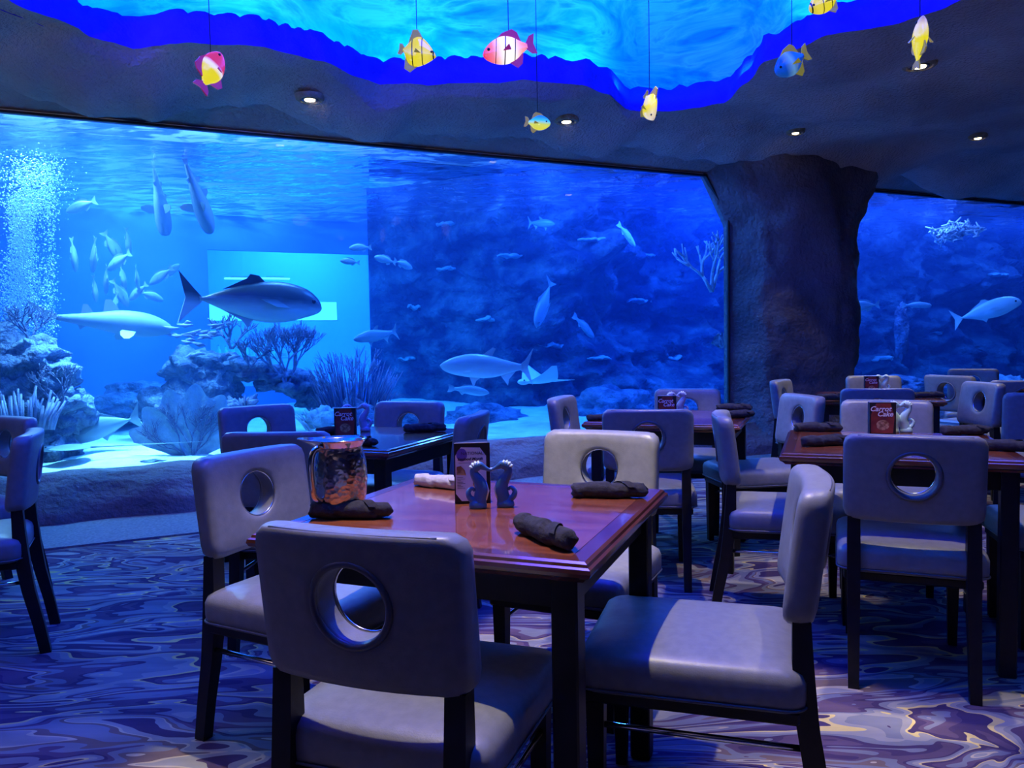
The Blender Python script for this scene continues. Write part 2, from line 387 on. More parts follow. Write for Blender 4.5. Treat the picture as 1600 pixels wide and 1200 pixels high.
o = mesh('wall_pillar', pv, pf, ROCKM); tag(o, kind='structure')

# soffit directly above the glass
def soffit(u, v):
    s = -4 + 19 * u; k = v
    q = .03 * fbm((s, v, 2), 3, 4)
    return WP(s, .02 - .50 * v, Z_TOP + .02 + .22 * v ** 1.4 + q * k)
sv, sf = grid(240, 8, soffit)
o = mesh('trim_3', sv, sf, ROCK); tag(o, kind='structure')
# black seals and acrylic panes
def window(name, poly, label):
    e = empty(name, WP(poly[0][0], 0, 0)); tag(e, kind='structure')
    inv = e.location
    n_ = len(poly); pane_v = [WP(s, dd, z) - inv for dd in (0.0, .03) for s, z in poly]
    pane_f = [tuple(range(n_)), tuple(range(n_, 2 * n_))[::-1]]
    put('pane', data('pane', [WP(s, 0.0, z) - inv for s, z in poly], [tuple(range(n_))], GLASSM, False), e)
    for i in range(n_):
        a, b = poly[i], poly[(i + 1) % n_]
        L = sqrt((b[0] - a[0]) ** 2 + (b[1] - a[1]) ** 2)
        v, f = box(L / 2, 0, 0, L + .02, .05, .02, .004)
        A = WP(a[0], -.012, a[1]); B = WP(b[0], -.012, b[1])
        M = Matrix.Translation(A - inv) @ (B - A).to_track_quat('X', 'Z').to_matrix().to_4x4()
        put('seal', data('seal', [M @ Vector(p) for p in v], f, FRAMEM, False), e)
    return e
window('window_1', [(S_A, Z_SILL), (S_B, Z_SILL), (S_B, 2.44), (S_B - .30, Z_TOP), (S_A, Z_TOP)], '')
window('window_2', [(S_C, Z_SILL), (S_D, Z_SILL), (S_D, Z_TOP), (S_C + .22, Z_TOP), (S_C, 2.44)], '')

# outer room walls (out of view, they close the room)
def wallbox(name, cx, cy, sx, sy, z=3.3):
    o = mesh(name, *box(cx, cy, z / 2, sx, sy, z), ROCKD, smooth=False); tag(o, kind='structure')
yl = wall_line(0)(XL); yr = wall_line(0)(XR)
wallbox('wall_left', XL - .05, (YB + yl) / 2, .1, yl - YB)
wallbox('wall_right', XR + .05, (YB + yr) / 2, .1, yr - YB)
wallbox('wall_rear', (XL + XR) / 2, YB - .05, XR - XL, .1)

# ------------------------------------------------------------------ rock ceiling with the blue cove
ZC = 3.10
cove_px = [(120, 49), (139, 62), (210, 77), (300, 69), (412, 79), (506, 101), (592, 136), (694, 134), (819, 131), (912, 137), (953, 153), (981, 177), (1037, 178), (1100, 170), (1132, 165), (1163, 137), (1194, 103), (1291, 62), (1394, 45), (1514, 0)]
cp = [at_z(x, y, ZC) for x, y in cove_px]
cp = [(p.x, p.y) for p in cp] + [(2.75, 3.6), (2.5, 2.2), (1.7, 1.0), (.4, .55), (-1.0, .7), (-2.1, 1.4), (-2.7, 2.6), (-2.85, 3.8)]
CC = Vector((0.0, 3.3))
pol = sorted((atan2(y - CC.y, x - CC.x), sqrt((x - CC.x) ** 2 + (y - CC.y) ** 2)) for x, y in cp)
def cove_r(a):
    a = (a + pi) % (2 * pi) - pi
    P = [(pol[-1][0] - 2 * pi, pol[-1][1])] + pol + [(pol[0][0] + 2 * pi, pol[0][1])]
    for (a0, r0), (a1, r1) in zip(P, P[1:]):
        if a0 <= a <= a1:
            t = (a - a0) / (a1 - a0 + 1e-9); return r0 + (r1 - r0) * (t * t * (3 - 2 * t) * .5 + t * .5)
    return pol[0][1]
HEM = .34
def outer_r(a):
    c, s = cos(a), sin(a); best = 99
    nx, ny = -WN.x, -WN.y; p = W0 - WN * HEM           # hem line in front of the glass
    den = c * nx + s * ny
    if den < -1e-6:
        t = ((p.x - CC.x) * nx + (p.y - CC.y) * ny) / den
        if t > 0: best = min(best, t)
    if c > 1e-6: best = min(best, (XR - CC.x) / c)
    if c < -1e-6: best = min(best, (XL - CC.x) / c)
    if s < -1e-6: best = min(best, (YB - CC.y) / s)
    return best
NA, NRG = 560, 46
def ceil_z(x, y):
    q = Vector((x, y)) - W0; dist = -q.dot(WN) - HEM; s = q.dot(WU)
    drop = sst(1.0, 0, dist)
    zz = ZC + .13 * fbm((x, y, 0), .7, 5) + .018 * fbm((x, y, 4), 5, 3)
    hemz = 2.875 + .15 * fbm((s, 0, 8), 1.1, 4) + .035 * fbm((s, 0, 5), 4, 3) - .04 * max(0, noise.noise(Vector((s * 1.9, 3, 1))))
    return zz * (1 - drop ** 1.5) + hemz * drop ** 1.5
V = []; Fc = []
for j in range(NRG + 1):
    t = (j / NRG)
    for i in range(NA):
        a = 2 * pi * i / NA; r0 = cove_r(a); r1 = outer_r(a); rr = r0 + (r1 - r0) * t
        x, y = CC.x + rr * cos(a), CC.y + rr * sin(a)
        z = ceil_z(x, y)
        if j < 5: z = z * (j / 5) + (ZC + .02 + .02 * fbm((x, y, 1), 3)) * (1 - j / 5)
        V.append((x, y, z))
for j in range(NRG):
    for i in range(NA):
        Fc.append((j * NA + i, j * NA + (i + 1) % NA, (j + 1) * NA + (i + 1) % NA, (j + 1) * NA + i))
# the hem turns up behind itself so the rock has a thickness over the glass
k0 = NRG * NA
for jj, (dd, dz) in enumerate(((.04, .02), (.07, .10), (.07, .30))):
    for i in range(NA):
        x, y, z = V[k0 + i]; a = 2 * pi * i / NA
        V.append((x + WN.x * dd, y + WN.y * dd, z + dz))
for j in range(NRG, NRG + 3):
    for i in range(NA):
        Fc.append((j * NA + i, j * NA + (i + 1) % NA, (j + 1) * NA + (i + 1) % NA, (j + 1) * NA + i))
CEIL_BVH = BVHTree.FromPolygons([Vector(p) for p in V], Fc)
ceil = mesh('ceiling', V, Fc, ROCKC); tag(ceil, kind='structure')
# lip of the cove, scalloped along its upper rim
V = []; Fc = []; NL = 720
for j, (zz, off) in enumerate(((0, .0), (.05, .012), (.10, .03), (.15, .05), (.20, .07), (.20, .13), (.0, .15))):
    for i in range(NL):
        a = 2 * pi * i / NL; r0 = cove_r(a)
        sc = abs(sin(i * .55 + 2.2 * fbm((cos(a) * 6, sin(a) * 6, 0), 1.4))) * .028 + .012 * fbm((cos(a) * 40, sin(a) * 40, 1), 1)
        x, y = CC.x + (r0 + off) * cos(a), CC.y + (r0 + off) * sin(a)
        bumps = .012 * fbm((x, y, zz), 9, 3) if 0 < j < 5 else 0
        V.append((x + bumps * cos(a), y + bumps * sin(a), ZC + .02 + zz + (sc if j >= 4 and j < 6 else 0) + .02 * fbm((x, y, 1), 3)))
for j in range(6):
    for i in range(NL): Fc.append((j * NL + i, j * NL + (i + 1) % NL, (j + 1) * NL + (i + 1) % NL, (j + 1) * NL + i))
o = mesh('trim_4', V, Fc, LIP); tag(o, kind='structure')
# painted dome above
V = []; Fc = []; ND = 240
prof = [(.15, .06), (.62, .10), (.74, .22), (.78, .42), (.72, .66), (.55, .88), (.20, 1.05), (-.4, 1.16), (-1.2, 1.2)]
for off, dz in prof:
    for i in range(ND):
        a = 2 * pi * i / ND; r0 = max(.15, cove_r(a) + off)
        if off < 0: r0 = max(.05, cove_r(a) * (1 + off / 2.2))
        wv = .07 * fbm((cos(a) * 3, sin(a) * 3, dz * 2), 1.1, 3) * (1 if dz > .2 else 0)
        V.append((CC.x + (r0 + wv) * cos(a), CC.y + (r0 + wv) * sin(a), ZC + dz))
for j in range(len(prof) - 1):
    for i in range(ND): Fc.append((j * ND + i, j * ND + (i + 1) % ND, (j + 1) * ND + (i + 1) % ND, (j + 1) * ND + i))
Fc.append(tuple((len(prof) - 1) * ND + i for i in range(ND)))
o = mesh('ceiling_cove', V, Fc, COVE); tag(o, kind='structure')
for i in range(14):                        # LED runs hidden behind the lip
    a = 2 * pi * i / 14; r0 = cove_r(a) + .40
    p = Vector((CC.x + r0 * cos(a), CC.y + r0 * sin(a), ZC + .14))
    l = area('cove_led', p, p + Vector((.55 * cos(a) * .4, .55 * sin(a) * .4, 1)), 1.0, 42, (.0, .115, 1.0), .12)
    l.rotation_euler.rotate_axis('Z', 0)

# ------------------------------------------------------------------ downlights in the ceiling
LAMPG = mat('lamp_glow', (1, .9, .6), .4, emit=(1.0, .80, .38), estr=14)
TRIMM = noisy(mat('rock_lamp_collar', rough=.9), (.30, .22, .12), (.42, .33, .2), 20, 4, .8, 60)
def downlight(px, py, label, size=.062, energy=70, deep=True):
    p = CEIL_BVH.ray_cast(CAM, ray(px, py).normalized())[0] - Vector((0, 0, .016))
    e = empty('downlight', p); tag(e, label, 'lamp', 'downlights in the rock ceiling')
    put('collar', data('collar', *lathe([(size * .9, .05), (size * 1.05, .0), (size * 1.35, -.012), (size * 1.65, .0), (size * 1.75, .03)], 22, True), TRIMM), e)
    put('housing', data('housing', *lathe([(size * .62, .012), (size * .66, -.004), (size * .95, -.006), (size, .05)], 22, True), BLACK), e)
    put('lamp_face', data('lamp_face', *lathe([(size * .64, .006), (size * .60, -.008), (size * .3, -.014), (.002, -.016)], 18), LAMPG), e)
    spot('downlight_beam', p + Vector((0, 0, -.03)), p + Vector((0, -.15, -2)), energy, WARM, 60, .3)
downlight(484, 152, 'downlight in a chipped rock collar above the left end of the tank window', .062, 28)
downlight(885, 187, 'downlight right of the hanging blue and yellow fish')
downlight(1243, 205, 'downlight in the ceiling above the rock pillar', .05, 25)
downlight(1528, 213, 'downlight farthest right, over the second window', .05)
downlight(1437, 100, 'large downlight in a rock collar below the upright yellow fish', .07, 190)

# ------------------------------------------------------------------ inside the aquarium
D_BACK = 5.0
S_SEAM = s_of(579, D_BACK)
def back_d(s): return D_BACK - (D_BACK - 2.9) * sst(S_SEAM + .02, S_SEAM + 1.9, s)
# water body and its surface
def quadbox(s0, s1, d0, d1, z0, z1):
    V = [WP(s, d, z) for z in (z0, z1) for s, d in ((s0, d0), (s1, d0), (s1, d1), (s0, d1))]
    return V, [(3, 2, 1, 0), (4, 5, 6, 7), (0, 1, 5, 4), (1, 2, 6, 5), (2, 3, 7, 6), (3, 0, 4, 7)]
o = mesh('tank_water', *quadbox(-5.2, 20, .035, D_BACK - .01, .02, Z_WATER - .02), WATER, smooth=False)
tag(o, 'clear blue water filling the big aquarium behind the windows', 'water', kind='stuff')
def surf(u, v):
    s = -5.2 + 25.2 * u; d = .04 + (D_BACK - .05) * v
    return WP(s, d, Z_WATER + .018 * fbm((s * 1.0, d * 2.2, 0), 1.6, 3))
o = mesh('water_surface', *grid(220, 70, surf), SURF)
tag(o, 'rippled water surface of the aquarium seen from below', 'water', kind='stuff')
# white reflector added over the pool so the ripples look bright
hv, hf = quadbox(-5.2, 20, .05, D_BACK, 3.95, 4.0)
o = mesh('ceiling_ripple_reflector', hv, hf, HOOD, smooth=False); tag(o, kind='structure')
for nm, a in (('wall_tank_near', (-5.2, 20, -.0, .03, Z_TOP, 4.0)), ('wall_tank_left', (-5.3, -5.2, 0, D_BACK, 0, 4.0)), ('wall_tank_right', (20, 20.1, 0, D_BACK, 0, 4.0))):
    o = mesh(nm, *quadbox(*a), HOOD if 'near' in nm else BACKP, smooth=False); tag(o, kind='structure')
# sand bed
def sand(u, v):
    s = -5.2 + 25.2 * u; d = .03 + (D_BACK - .03) * v
    z = .235 + .10 * fbm((s, d, 0), .8, 4) * sst(0.1, 1.2, d) + .25 * sst(1.5, 4.6, d) * (.5 + .5 * fbm((s, d, 3), .6, 3))
    z += .16 * math.exp(-((s - 2.55) / .5) ** 2 - ((d - .75) / .5) ** 2)
    return WP(s, d, z)
o = mesh('sand_bed', *grid(200, 60, sand), SAND); tag(o, 'pale sand bed along the bottom of the aquarium', 'sand', kind='stuff')
# reef back wall on the right
def rwall(u, v):
    s = S_SEAM + (20 - S_SEAM) * u; z = .1 + 3.4 * v
    d = back_d(s); k = sst(S_SEAM, S_SEAM + .6, s)
    d -= k * (.75 * fbm((s, z * 1.4, 0), .75, 3) + .32 * fbm((s, z * 1.5, 7), 2.2, 5) + .9 * max(0, .9 - z) * .6)
    return WP(s, min(d, D_BACK - .02), z)
rw = grid(380, 90, rwall); REEF_BVH = BVHTree.FromPolygons([Vector(p) for p in rw[0]], rw[1])
o = mesh('wall_reef', *rw, REEFB); tag(o, kind='structure')
# panel at the far side, left of the reef: upper wall, and a second window into the bar beyond
zb0, zb1 = .62, 2.52
def panel(name, s0, s1, z0, z1, d=D_BACK, m=BACKP, t=.06):
    o = mesh(name, *quadbox(s0, s1, d, d + t, z0, z1), m, smooth=False); tag(o, kind='structure'); return o
S_W = s_of(330, D_BACK)
panel('wall_tank_back', -5.2, S_W, 0, 4.0); panel('wall_tank_header', S_W, S_SEAM + .05, zb1, 4.0); panel('wall_tank_foot', S_W, S_SEAM + .05, 0, zb0)
e = empty('window_3', WP(S_W, D_BACK + .02, zb0)); tag(e, kind='structure')
put('pane', data('pane', [WP(s, D_BACK + .02, z) - e.location for s, z in ((S_W, zb0), (S_SEAM + .05, zb0), (S_SEAM + .05, zb1), (S_W, zb1))], [(0, 1, 2, 3)], GLASSM, False), e)
# the bar room seen through it
BARW = mat('bar_room_wall', (.55, .75, .9), .8); SHELF = mat('bar_shelf', (.5, .55, .6), .5)
s0, s1 = S_W - 3.0, S_SEAM + 2.5
for nm, a in (('wall_bar_back', (s0, s1, 8.0, 8.1, -.1, 3.6)), ('wall_bar_left', (s0 - .1, s0, 5.06, 8.1, -.1, 3.6)), ('wall_bar_right', (s1, s1 + .1, 5.06, 8.1, -.1, 3.6)), ('floor_bar', (s0, s1, 5.06, 8.1, -.2, -.1)), ('ceiling_bar', (s0, s1, 5.06, 8.1, 3.6, 3.7))):
    o = mesh(nm, *quadbox(*a), BARW, smooth=False); tag(o, kind='structure')
pb = WP((S_W + S_SEAM) / 2 + .6, 6.6, 3.5); area('bar_room_lamp', pb, (pb.x, pb.y, 0), 1.6, 420, (.03, .20, 1.0))

# lit board, lamp bar and bottles in the bar room
LIT = mat('lit_board_face', (.8, .95, 1), .5, emit=(.25, .95, 1.0), estr=2.2)
def box_thing(name, parts, loc, label, cat, group=None):
    e = empty(name, loc, WA); tag(e, label, cat, group)
    for nm, vf, m in parts: put(nm, data(nm, *vf, m, False), e)
    return e
pa, pc = at_d(236, 486, 7.0), at_d(526, 486, 7.0); L = (pc - pa).length; hgt = .30
box_thing('backlit_board', [('face', box(L / 2, 0, 0, L, .03, hgt, .004), LIT), ('frame', box(L / 2, .03, 0, L + .03, .03, hgt + .03, .004), SHELF)], Vector((pa.x, pa.y, pa.z)), 'glowing cyan board on the far side of the tank behind the big jack fish', 'sign')
for (xa, xb, lab) in ((350, 400, 'left'), (407, 453, 'right')):
    pa, pc = at_d(xa, 435, 6.8), at_d(xb, 438, 6.8); L = (pc - pa).length
    t = mat('lamp_bar_glow_' + lab, (.9, 1, .8), .5, emit=(.65, 1.0, .75), estr=1.6)
    box_thing('lamp_bar', [('tube', box(L / 2, 0, 0, L, .03, .03, .008), t), ('bracket', box(L / 2, .02, .03, L * .6, .03, .025), SHELF)], pa, lab + ' one of two slim pale lamp bars above the big jack fish', 'lamp', 'lamp bars in the bar room')
ps = at_d(330, 560, 6.9)
box_thing('bar_shelf', [('board', box(.55, .05, -.015, 1.3, .22, .03, .004), SHELF), ('back_rail', box(.55, .15, .03, 1.3, .02, .06, .004), SHELF)], ps, 'pale bottle shelf behind the tank under the sea fan', 'shelf')
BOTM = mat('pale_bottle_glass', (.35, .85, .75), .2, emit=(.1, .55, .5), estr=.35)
bprof = [(.001, 0), (.034, .0), (.036, .01), (.036, .12), (.030, .145), (.013, .17), (.012, .22), (.001, .221)]
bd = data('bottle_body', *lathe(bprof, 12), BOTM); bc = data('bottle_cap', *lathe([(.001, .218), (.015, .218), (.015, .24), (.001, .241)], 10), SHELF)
ORD = ['first', 'second', 'third', 'fourth', 'fifth', 'sixth', 'seventh', 'eighth', 'ninth', 'tenth', 'eleventh', 'twelfth', 'thirteenth', 'fourteenth', 'fifteenth', 'sixteenth', 'seventeenth']
for i in range(9):
    off = WU * (.12 + i * .105); e = empty('bottle', (ps.x + off.x, ps.y + off.y, ps.z)); e.scale = (1, 1, .8 + .35 * random.random())
    tag(e, ORD[i] + ' bottle from the left on the pale shelf behind the tank', 'bottle', 'bottles on the shelf behind the tank')
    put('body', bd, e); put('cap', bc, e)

# ------------------------------------------------------------------ bubble curtain
V, Fc = [], []; iv, jf = ico(1)
for k in range(13000):
    t = random.random(); py = 232 + 290 * t ** .85 + random.gauss(0, 10); px = random.gauss(36 - 4 * t, 15 + 5 * sin(py * .03))
    if t < .22: px += abs(random.gauss(0, 22)); py += random.gauss(12, 14)
    if random.random() < .09: px = random.gauss(78, 7)
    p = at_d(px, py, 1.35 + .9 * random.random()); rr = random.choice((.0025, .0035, .0045, .0045, .006, .0085))
    if p.z > Z_WATER - .03: continue
    b0 = len(V); V += [tuple(p + q * rr) for q in iv]; Fc += [tuple(i + b0 for i in q) for q in jf]
o = mesh('air_bubbles', V, Fc, BUBBLE, recalc=False); tag(o, 'dense white bubble curtain rising at the left edge of the tank', 'bubbles', kind='stuff')

# ------------------------------------------------------------------ corals and reef rocks
def lump(seed, sx, sy, sz, sub=4, amp=.32, sc=1.4):
    v, f = ico(sub); O = []
    for p in v:
        q = Vector((p.x, p.y, p.z)); k = 1 + amp * fbm((q.x * 1.0 + seed, q.y, q.z), sc, 5) + .10 * fbm((q.x + seed, q.y, q.z), 6, 3)
        O.append((q.x * sx * k, q.y * sy * k, q.z * sz * k))
    return O, f
def branch_coral(h, spread, levels=5, r0=.02, seed=1, flat=.25, n=5, droop=0.0, kids=(2, 3), up=.75):
    rnd = random.Random(seed); out_ = []
    def grow(p, d, L, r, lev):
        steps = 3; pts = [p]; q = p
        for i in range(steps):
            d = (d + Vector((rnd.gauss(0, .12), rnd.gauss(0, .12) * flat, rnd.gauss(0, .08) + .05 * up - droop))).normalized()
            q = q + d * (L / steps); pts.append(q)
        out_.append(tube(pts, [r * (1 - .12 * i) for i in range(steps + 1)], n))
        if lev <= 0: return
        for c in range(rnd.randint(*kids)):
            a = rnd.uniform(-1, 1) * spread
            nd_ = (d + Vector((a, rnd.uniform(-1, 1) * spread * flat, rnd.uniform(-.1, .35)))).normalized()
            grow(pts[-1] if c < 2 else pts[-2], nd_, L * rnd.uniform(.72, .92), r * .74, lev - 1)
    for c in range(3):
        grow(Vector((rnd.uniform(-.02, .02), 0, 0)), Vector(((c - 1) * spread * .8, 0, 1)).normalized(), h / (levels * .72), r0, levels)
    return join(*out_)
def coral_thing(name, px, py, d, vf, m, label, cat='coral', rz=WA, parts=()):
    p = at_d(px, py, d); e = empty(name, p, rz); tag(e, label, cat)
    put('colony' if cat == 'coral' else 'stone', data(name, *vf, m), e)
    for nm, v2, m2 in parts: put(nm, data(nm, *v2, m2), e)
    return e
def scaled(vf, sx, sy, sz, dx=0, dy=0, dz=0):
    return [(p[0] * sx + dx, p[1] * sy + dy, p[2] * sz + dz) for p in vf[0]], vf[1]
def px_m(px, py, d): return (at_d(px, py, d) - CAM).length / FPX      # metres per pixel there
def fingers(n_, w_, h_, seed, r=.02, m=6, spread=.35):
    rnd = random.Random(seed); parts = []
    for i in range(n_):
        x, y = rnd.uniform(-w_, w_), rnd.uniform(-w_, w_) * .5; H_ = h_ * rnd.uniform(.5, 1) * (1 - .4 * (x / w_) ** 2)
        tx = x * spread / w_ + rnd.uniform(-.1, .1)
        pts = [(x, y, 0), (x + tx * H_ * .4, y, H_ * .5), (x + tx * H_ + rnd.uniform(-.02, .02), y, H_)]
        parts.append(tube(pts, [r, r * .9, r * .5], m))
    return join(*parts)
# big vase shaped sea fan
k = px_m(445, 560, 1.5)
coral_thing('sea_fan_coral', 446, 604, 1.5, branch_coral(118 * k * .85, .55, 6, .016, 5, .35, 5), CORALP, 'tall dark vase-shaped branching sea fan below the big jack fish', parts=[('base', lump(3, .09, .07, .05, 3), REEF)])
# flat veined fan at lower left
k = px_m(300, 680, .8); fanv = []
def fan(u, v):
    a = -1.15 + 2.3 * u; rr = (.06 + .94 * v) * 108 * k * (1 - .18 * abs(a)) * (1 + .07 * sin(a * 17) * v)
    return (sin(a) * rr, .03 * fbm((u * 6, v * 3, 0), 1) + .006 * sin(u * 60) * v, cos(a) * rr)
fv, fF = grid(70, 16, fan)
fv2 = [(x, y + .012, z) for x, y, z in fv]; nF = len(fv)
shell = (fv + fv2, fF + [tuple(i + nF for i in q)[::-1] for q in fF])
coral_thing('leafy_fan_coral', 300, 722, .8, shell, CORALB, 'broad pale fan-shaped coral with dark veins standing on the sand', parts=[('vein', scaled(branch_coral(100 * k * .8, .62, 5, .010, 11, .03, 5), 1, 1, 1, 0, -.035, 0), CORALD), ('base', lump(5, .12, .1, .06, 3), REEF)])
# finger bush right of the arch
k = px_m(545, 620, 1.3)
coral_thing('bush_coral', 552, 655, 1.3, fingers(120, 42 * k, 110 * k, 4, .008, 5, .45), CORALD, 'dense dark bush of thin coral fingers behind the seahorse shakers', parts=[('branch', branch_coral(90 * k, .6, 4, .012, 21, .8, 5), CORALP), ('base', lump(6, 40 * k, 30 * k, 30 * k, 4), REEF)])
coral_thing('ball_coral', 505, 655, 1.0, scaled(fingers(90, .16, .24, 8, .012, 5, .9), 1, 1, 1, 0, 0, -.1), CORALB, 'pale rounded tuft coral behind the left table menu card', parts=[('base', lump(8, .15, .12, .12, 4), CORALB)])
# reef arch made of stones
arch = [(285, 640, .36, .30), (318, 600, .30, .28), (345, 640, .24, .22), (300, 572, .24, .18), (345, 572, .22, .13), (385, 578, .22, .12), (425, 590, .22, .12), (465, 600, .22, .14), (500, 620, .22, .16), (530, 645, .26, .2), (565, 668, .26, .24), (600, 690, .22, .18)]
p0 = at_d(420, 690, 1.7); e = empty('reef_arch', p0); tag(e, 'knobbly dark reef arch spanning the middle of the left tank', 'reef')
for i, (px, py, sx, sz) in enumerate(arch):
    p = at_d(px, py, 1.75); put('stone', data('stone', *lump(i * 3.1, sx, .26, sz, 4, .45, 1.7), REEF), e, p - p0, (0, 0, WA))
# plate and twig corals on the arch
k = px_m(310, 540, 1.6)
plates = []
for i in range(26):
    rnd = random.Random(i); x, z = rnd.uniform(-.24, .26), rnd.uniform(-.05, .32); L_ = rnd.uniform(.06, .16)
    plates.append(xf(tube([(0, 0, 0), (L_ * .5, 0, .012), (L_, 0, .0)], [.008, .02, .004], 6, True, .35), Matrix.Translation((x, rnd.uniform(-.1, .1), z)) @ Matrix.Rotation(rnd.choice((0, pi)) + rnd.uniform(-.3, .3), 4, 'Y')))
coral_thing('shelf_coral', 312, 556, 1.5, join(*plates), CORALP, 'tiered shelf coral on top of the arch left of the sea fan')
coral_thing('antler_coral', 362, 545, 1.5, branch_coral(.26, .7, 3, .014, 33, .5, 5), CORALP, 'small antler coral leaning on the arch under the jack fish')
coral_thing('twig_coral', 392, 575, 1.45, branch_coral(.22, .8, 3, .012, 35, .5, 5), CORALD, 'low dark twig coral in the middle of the arch')
for i, (px, py, L_, lab) in enumerate(((278, 660, .2, 'leftmost'), (335, 650, .18, 'second'), (380, 640, .16, 'rightmost'))):
    lf = []
    for q in range(16):
        rnd = random.Random(q + i * 40); a = rnd.uniform(0, 2 * pi)
        lf.append(tube([(0, 0, 0), (cos(a) * L_ * .5, sin(a) * .06, L_ * .5 * rnd.uniform(.3, 1)), (cos(a) * L_, sin(a) * .1, L_ * rnd.uniform(.1, .9))], [.02, .045, .012], 6, True, .3))
    coral_thing('cabbage_coral', px, py, 1.25, join(*lf), CORALD, lab + ' of three dark leafy cabbage corals on the reef arch')
# left reef mass
p0 = at_d(40, 700, 1.2); e = empty('reef_mound', p0); tag(e, 'tall dark reef mound at the left edge of the tank', 'reef')
for i, (px, py, sx, sz) in enumerate(((30, 560, .30, .20), (70, 590, .26, .22), (5, 620, .36, .34), (60, 650, .36, .30), (95, 640, .22, .18), (20, 700, .42, .30), (85, 700, .2, .2), (-40, 600, .4, .5))):
    p = at_d(px, py, 1.3); put('stone', data('stone', *lump(40 + i * 2.7, sx, .3, sz, 4, .5, 1.8), REEF), e, p - p0, (0, 0, WA))
coral_thing('tube_coral', 28, 672, .9, fingers(46, .26, .40, 15, .015, 6, .35), CORALP, 'cluster of upright purple tube coral in front of the left reef mound')
coral_thing('twig_tuft_coral', 95, 640, 1.0, branch_coral(.34, .7, 4, .012, 51, .8, 5), CORALD, 'spiky dark coral tuft on the right flank of the left reef mound')
coral_thing('spike_coral', 45, 535, 1.3, branch_coral(.3, .8, 4, .012, 52, .8, 5), CORALD, 'spiky coral crowning the left reef mound by the bubbles')
# smaller stones farther back, and sand-covered ledges
for px, py, d, sx, sz, m, lab in ((180, 640, 3.0, .42, .16, REEF, 'low stone heap behind the jack fish lying over the sand'), (215, 615, 3.4, .35, .14, REEF, 'low far stone left of the pale fan coral'), (455, 655, 3.6, .55, .14, SAND, 'bright sand-covered ledge seen under the arch'), (430, 690, 2.9, .35, .13, SAND, 'lower sandy hump under the arch'),
                                  (235, 722, .5, .10, .022, REEF, 'small flat stone on the white sand'), (640, 660, 2.0, .36, .2, REEF, 'stone left of the cod-like fish'), (760, 660, 2.2, .5, .2, REEF, 'stone below the tarpon'), (960, 640, 2.0, .6, .28, REEF, 'boulder right of the ray near the sand'), (1070, 650, 1.5, .35, .22, REEF, 'boulder beside the black window seal')):
    coral_thing('reef_stone', px, py, d, lump(px * .37, sx, sx * .7, sz, 4, .4, 1.6), m, lab, 'stone')
# corals on the right
coral_thing('ladder_coral', 1112, 455, .35, branch_coral(.46, .75, 3, .026, 61, .6, 7), CORALB, 'pale branching coral beside the right seal of the large window')
coral_thing('shell_fan_coral', 1128, 545, .4, scaled(shell, .28, 1, .28), CORALB, 'small ribbed fan coral at the right seal of the large window')
rnd = random.Random(5); parts = []
for i in range(150):
    x = max(-.5, min(.5, rnd.gauss(0, .26))); z = rnd.gauss(.06 * sin(x * 5), .06 * (1 - abs(x)))
    parts.append(tube([(x, 0, z), (x + rnd.uniform(-.06, .06), rnd.uniform(-.08, .08), z + rnd.uniform(-.06, .06)), (x + rnd.uniform(-.12, .12), rnd.uniform(-.1, .1), z + rnd.uniform(-.09, .09))], [.018, .016, .007], 6))
coral_thing('white_branch_coral', 1492, 362, .9, join(*parts), CORALW, 'tangled white branching coral high in the right window')
coral_thing('pillar_coral', 1408, 520, 1.5, lump(71, .10, .10, .40, 4, .25, 2.2), REEF, 'upright pillar coral in the middle of the right window')
coral_thing('green_coral', 1580, 606, .8, lump(75, .26, .2, .18, 4, .5, 2.4), CORALB, 'pale green knobbly coral at the right edge of the right window')
for px, py, sx, lab in ((1395, 605, .6, 'left'), (1480, 612, .6, 'right')):
    coral_thing('reef_stone', px, py, 1.2, lump(px * .3, sx, .35, .16, 4, .45, 1.8), REEF, lab + ' of two low stones on the floor of the right window', 'stone')
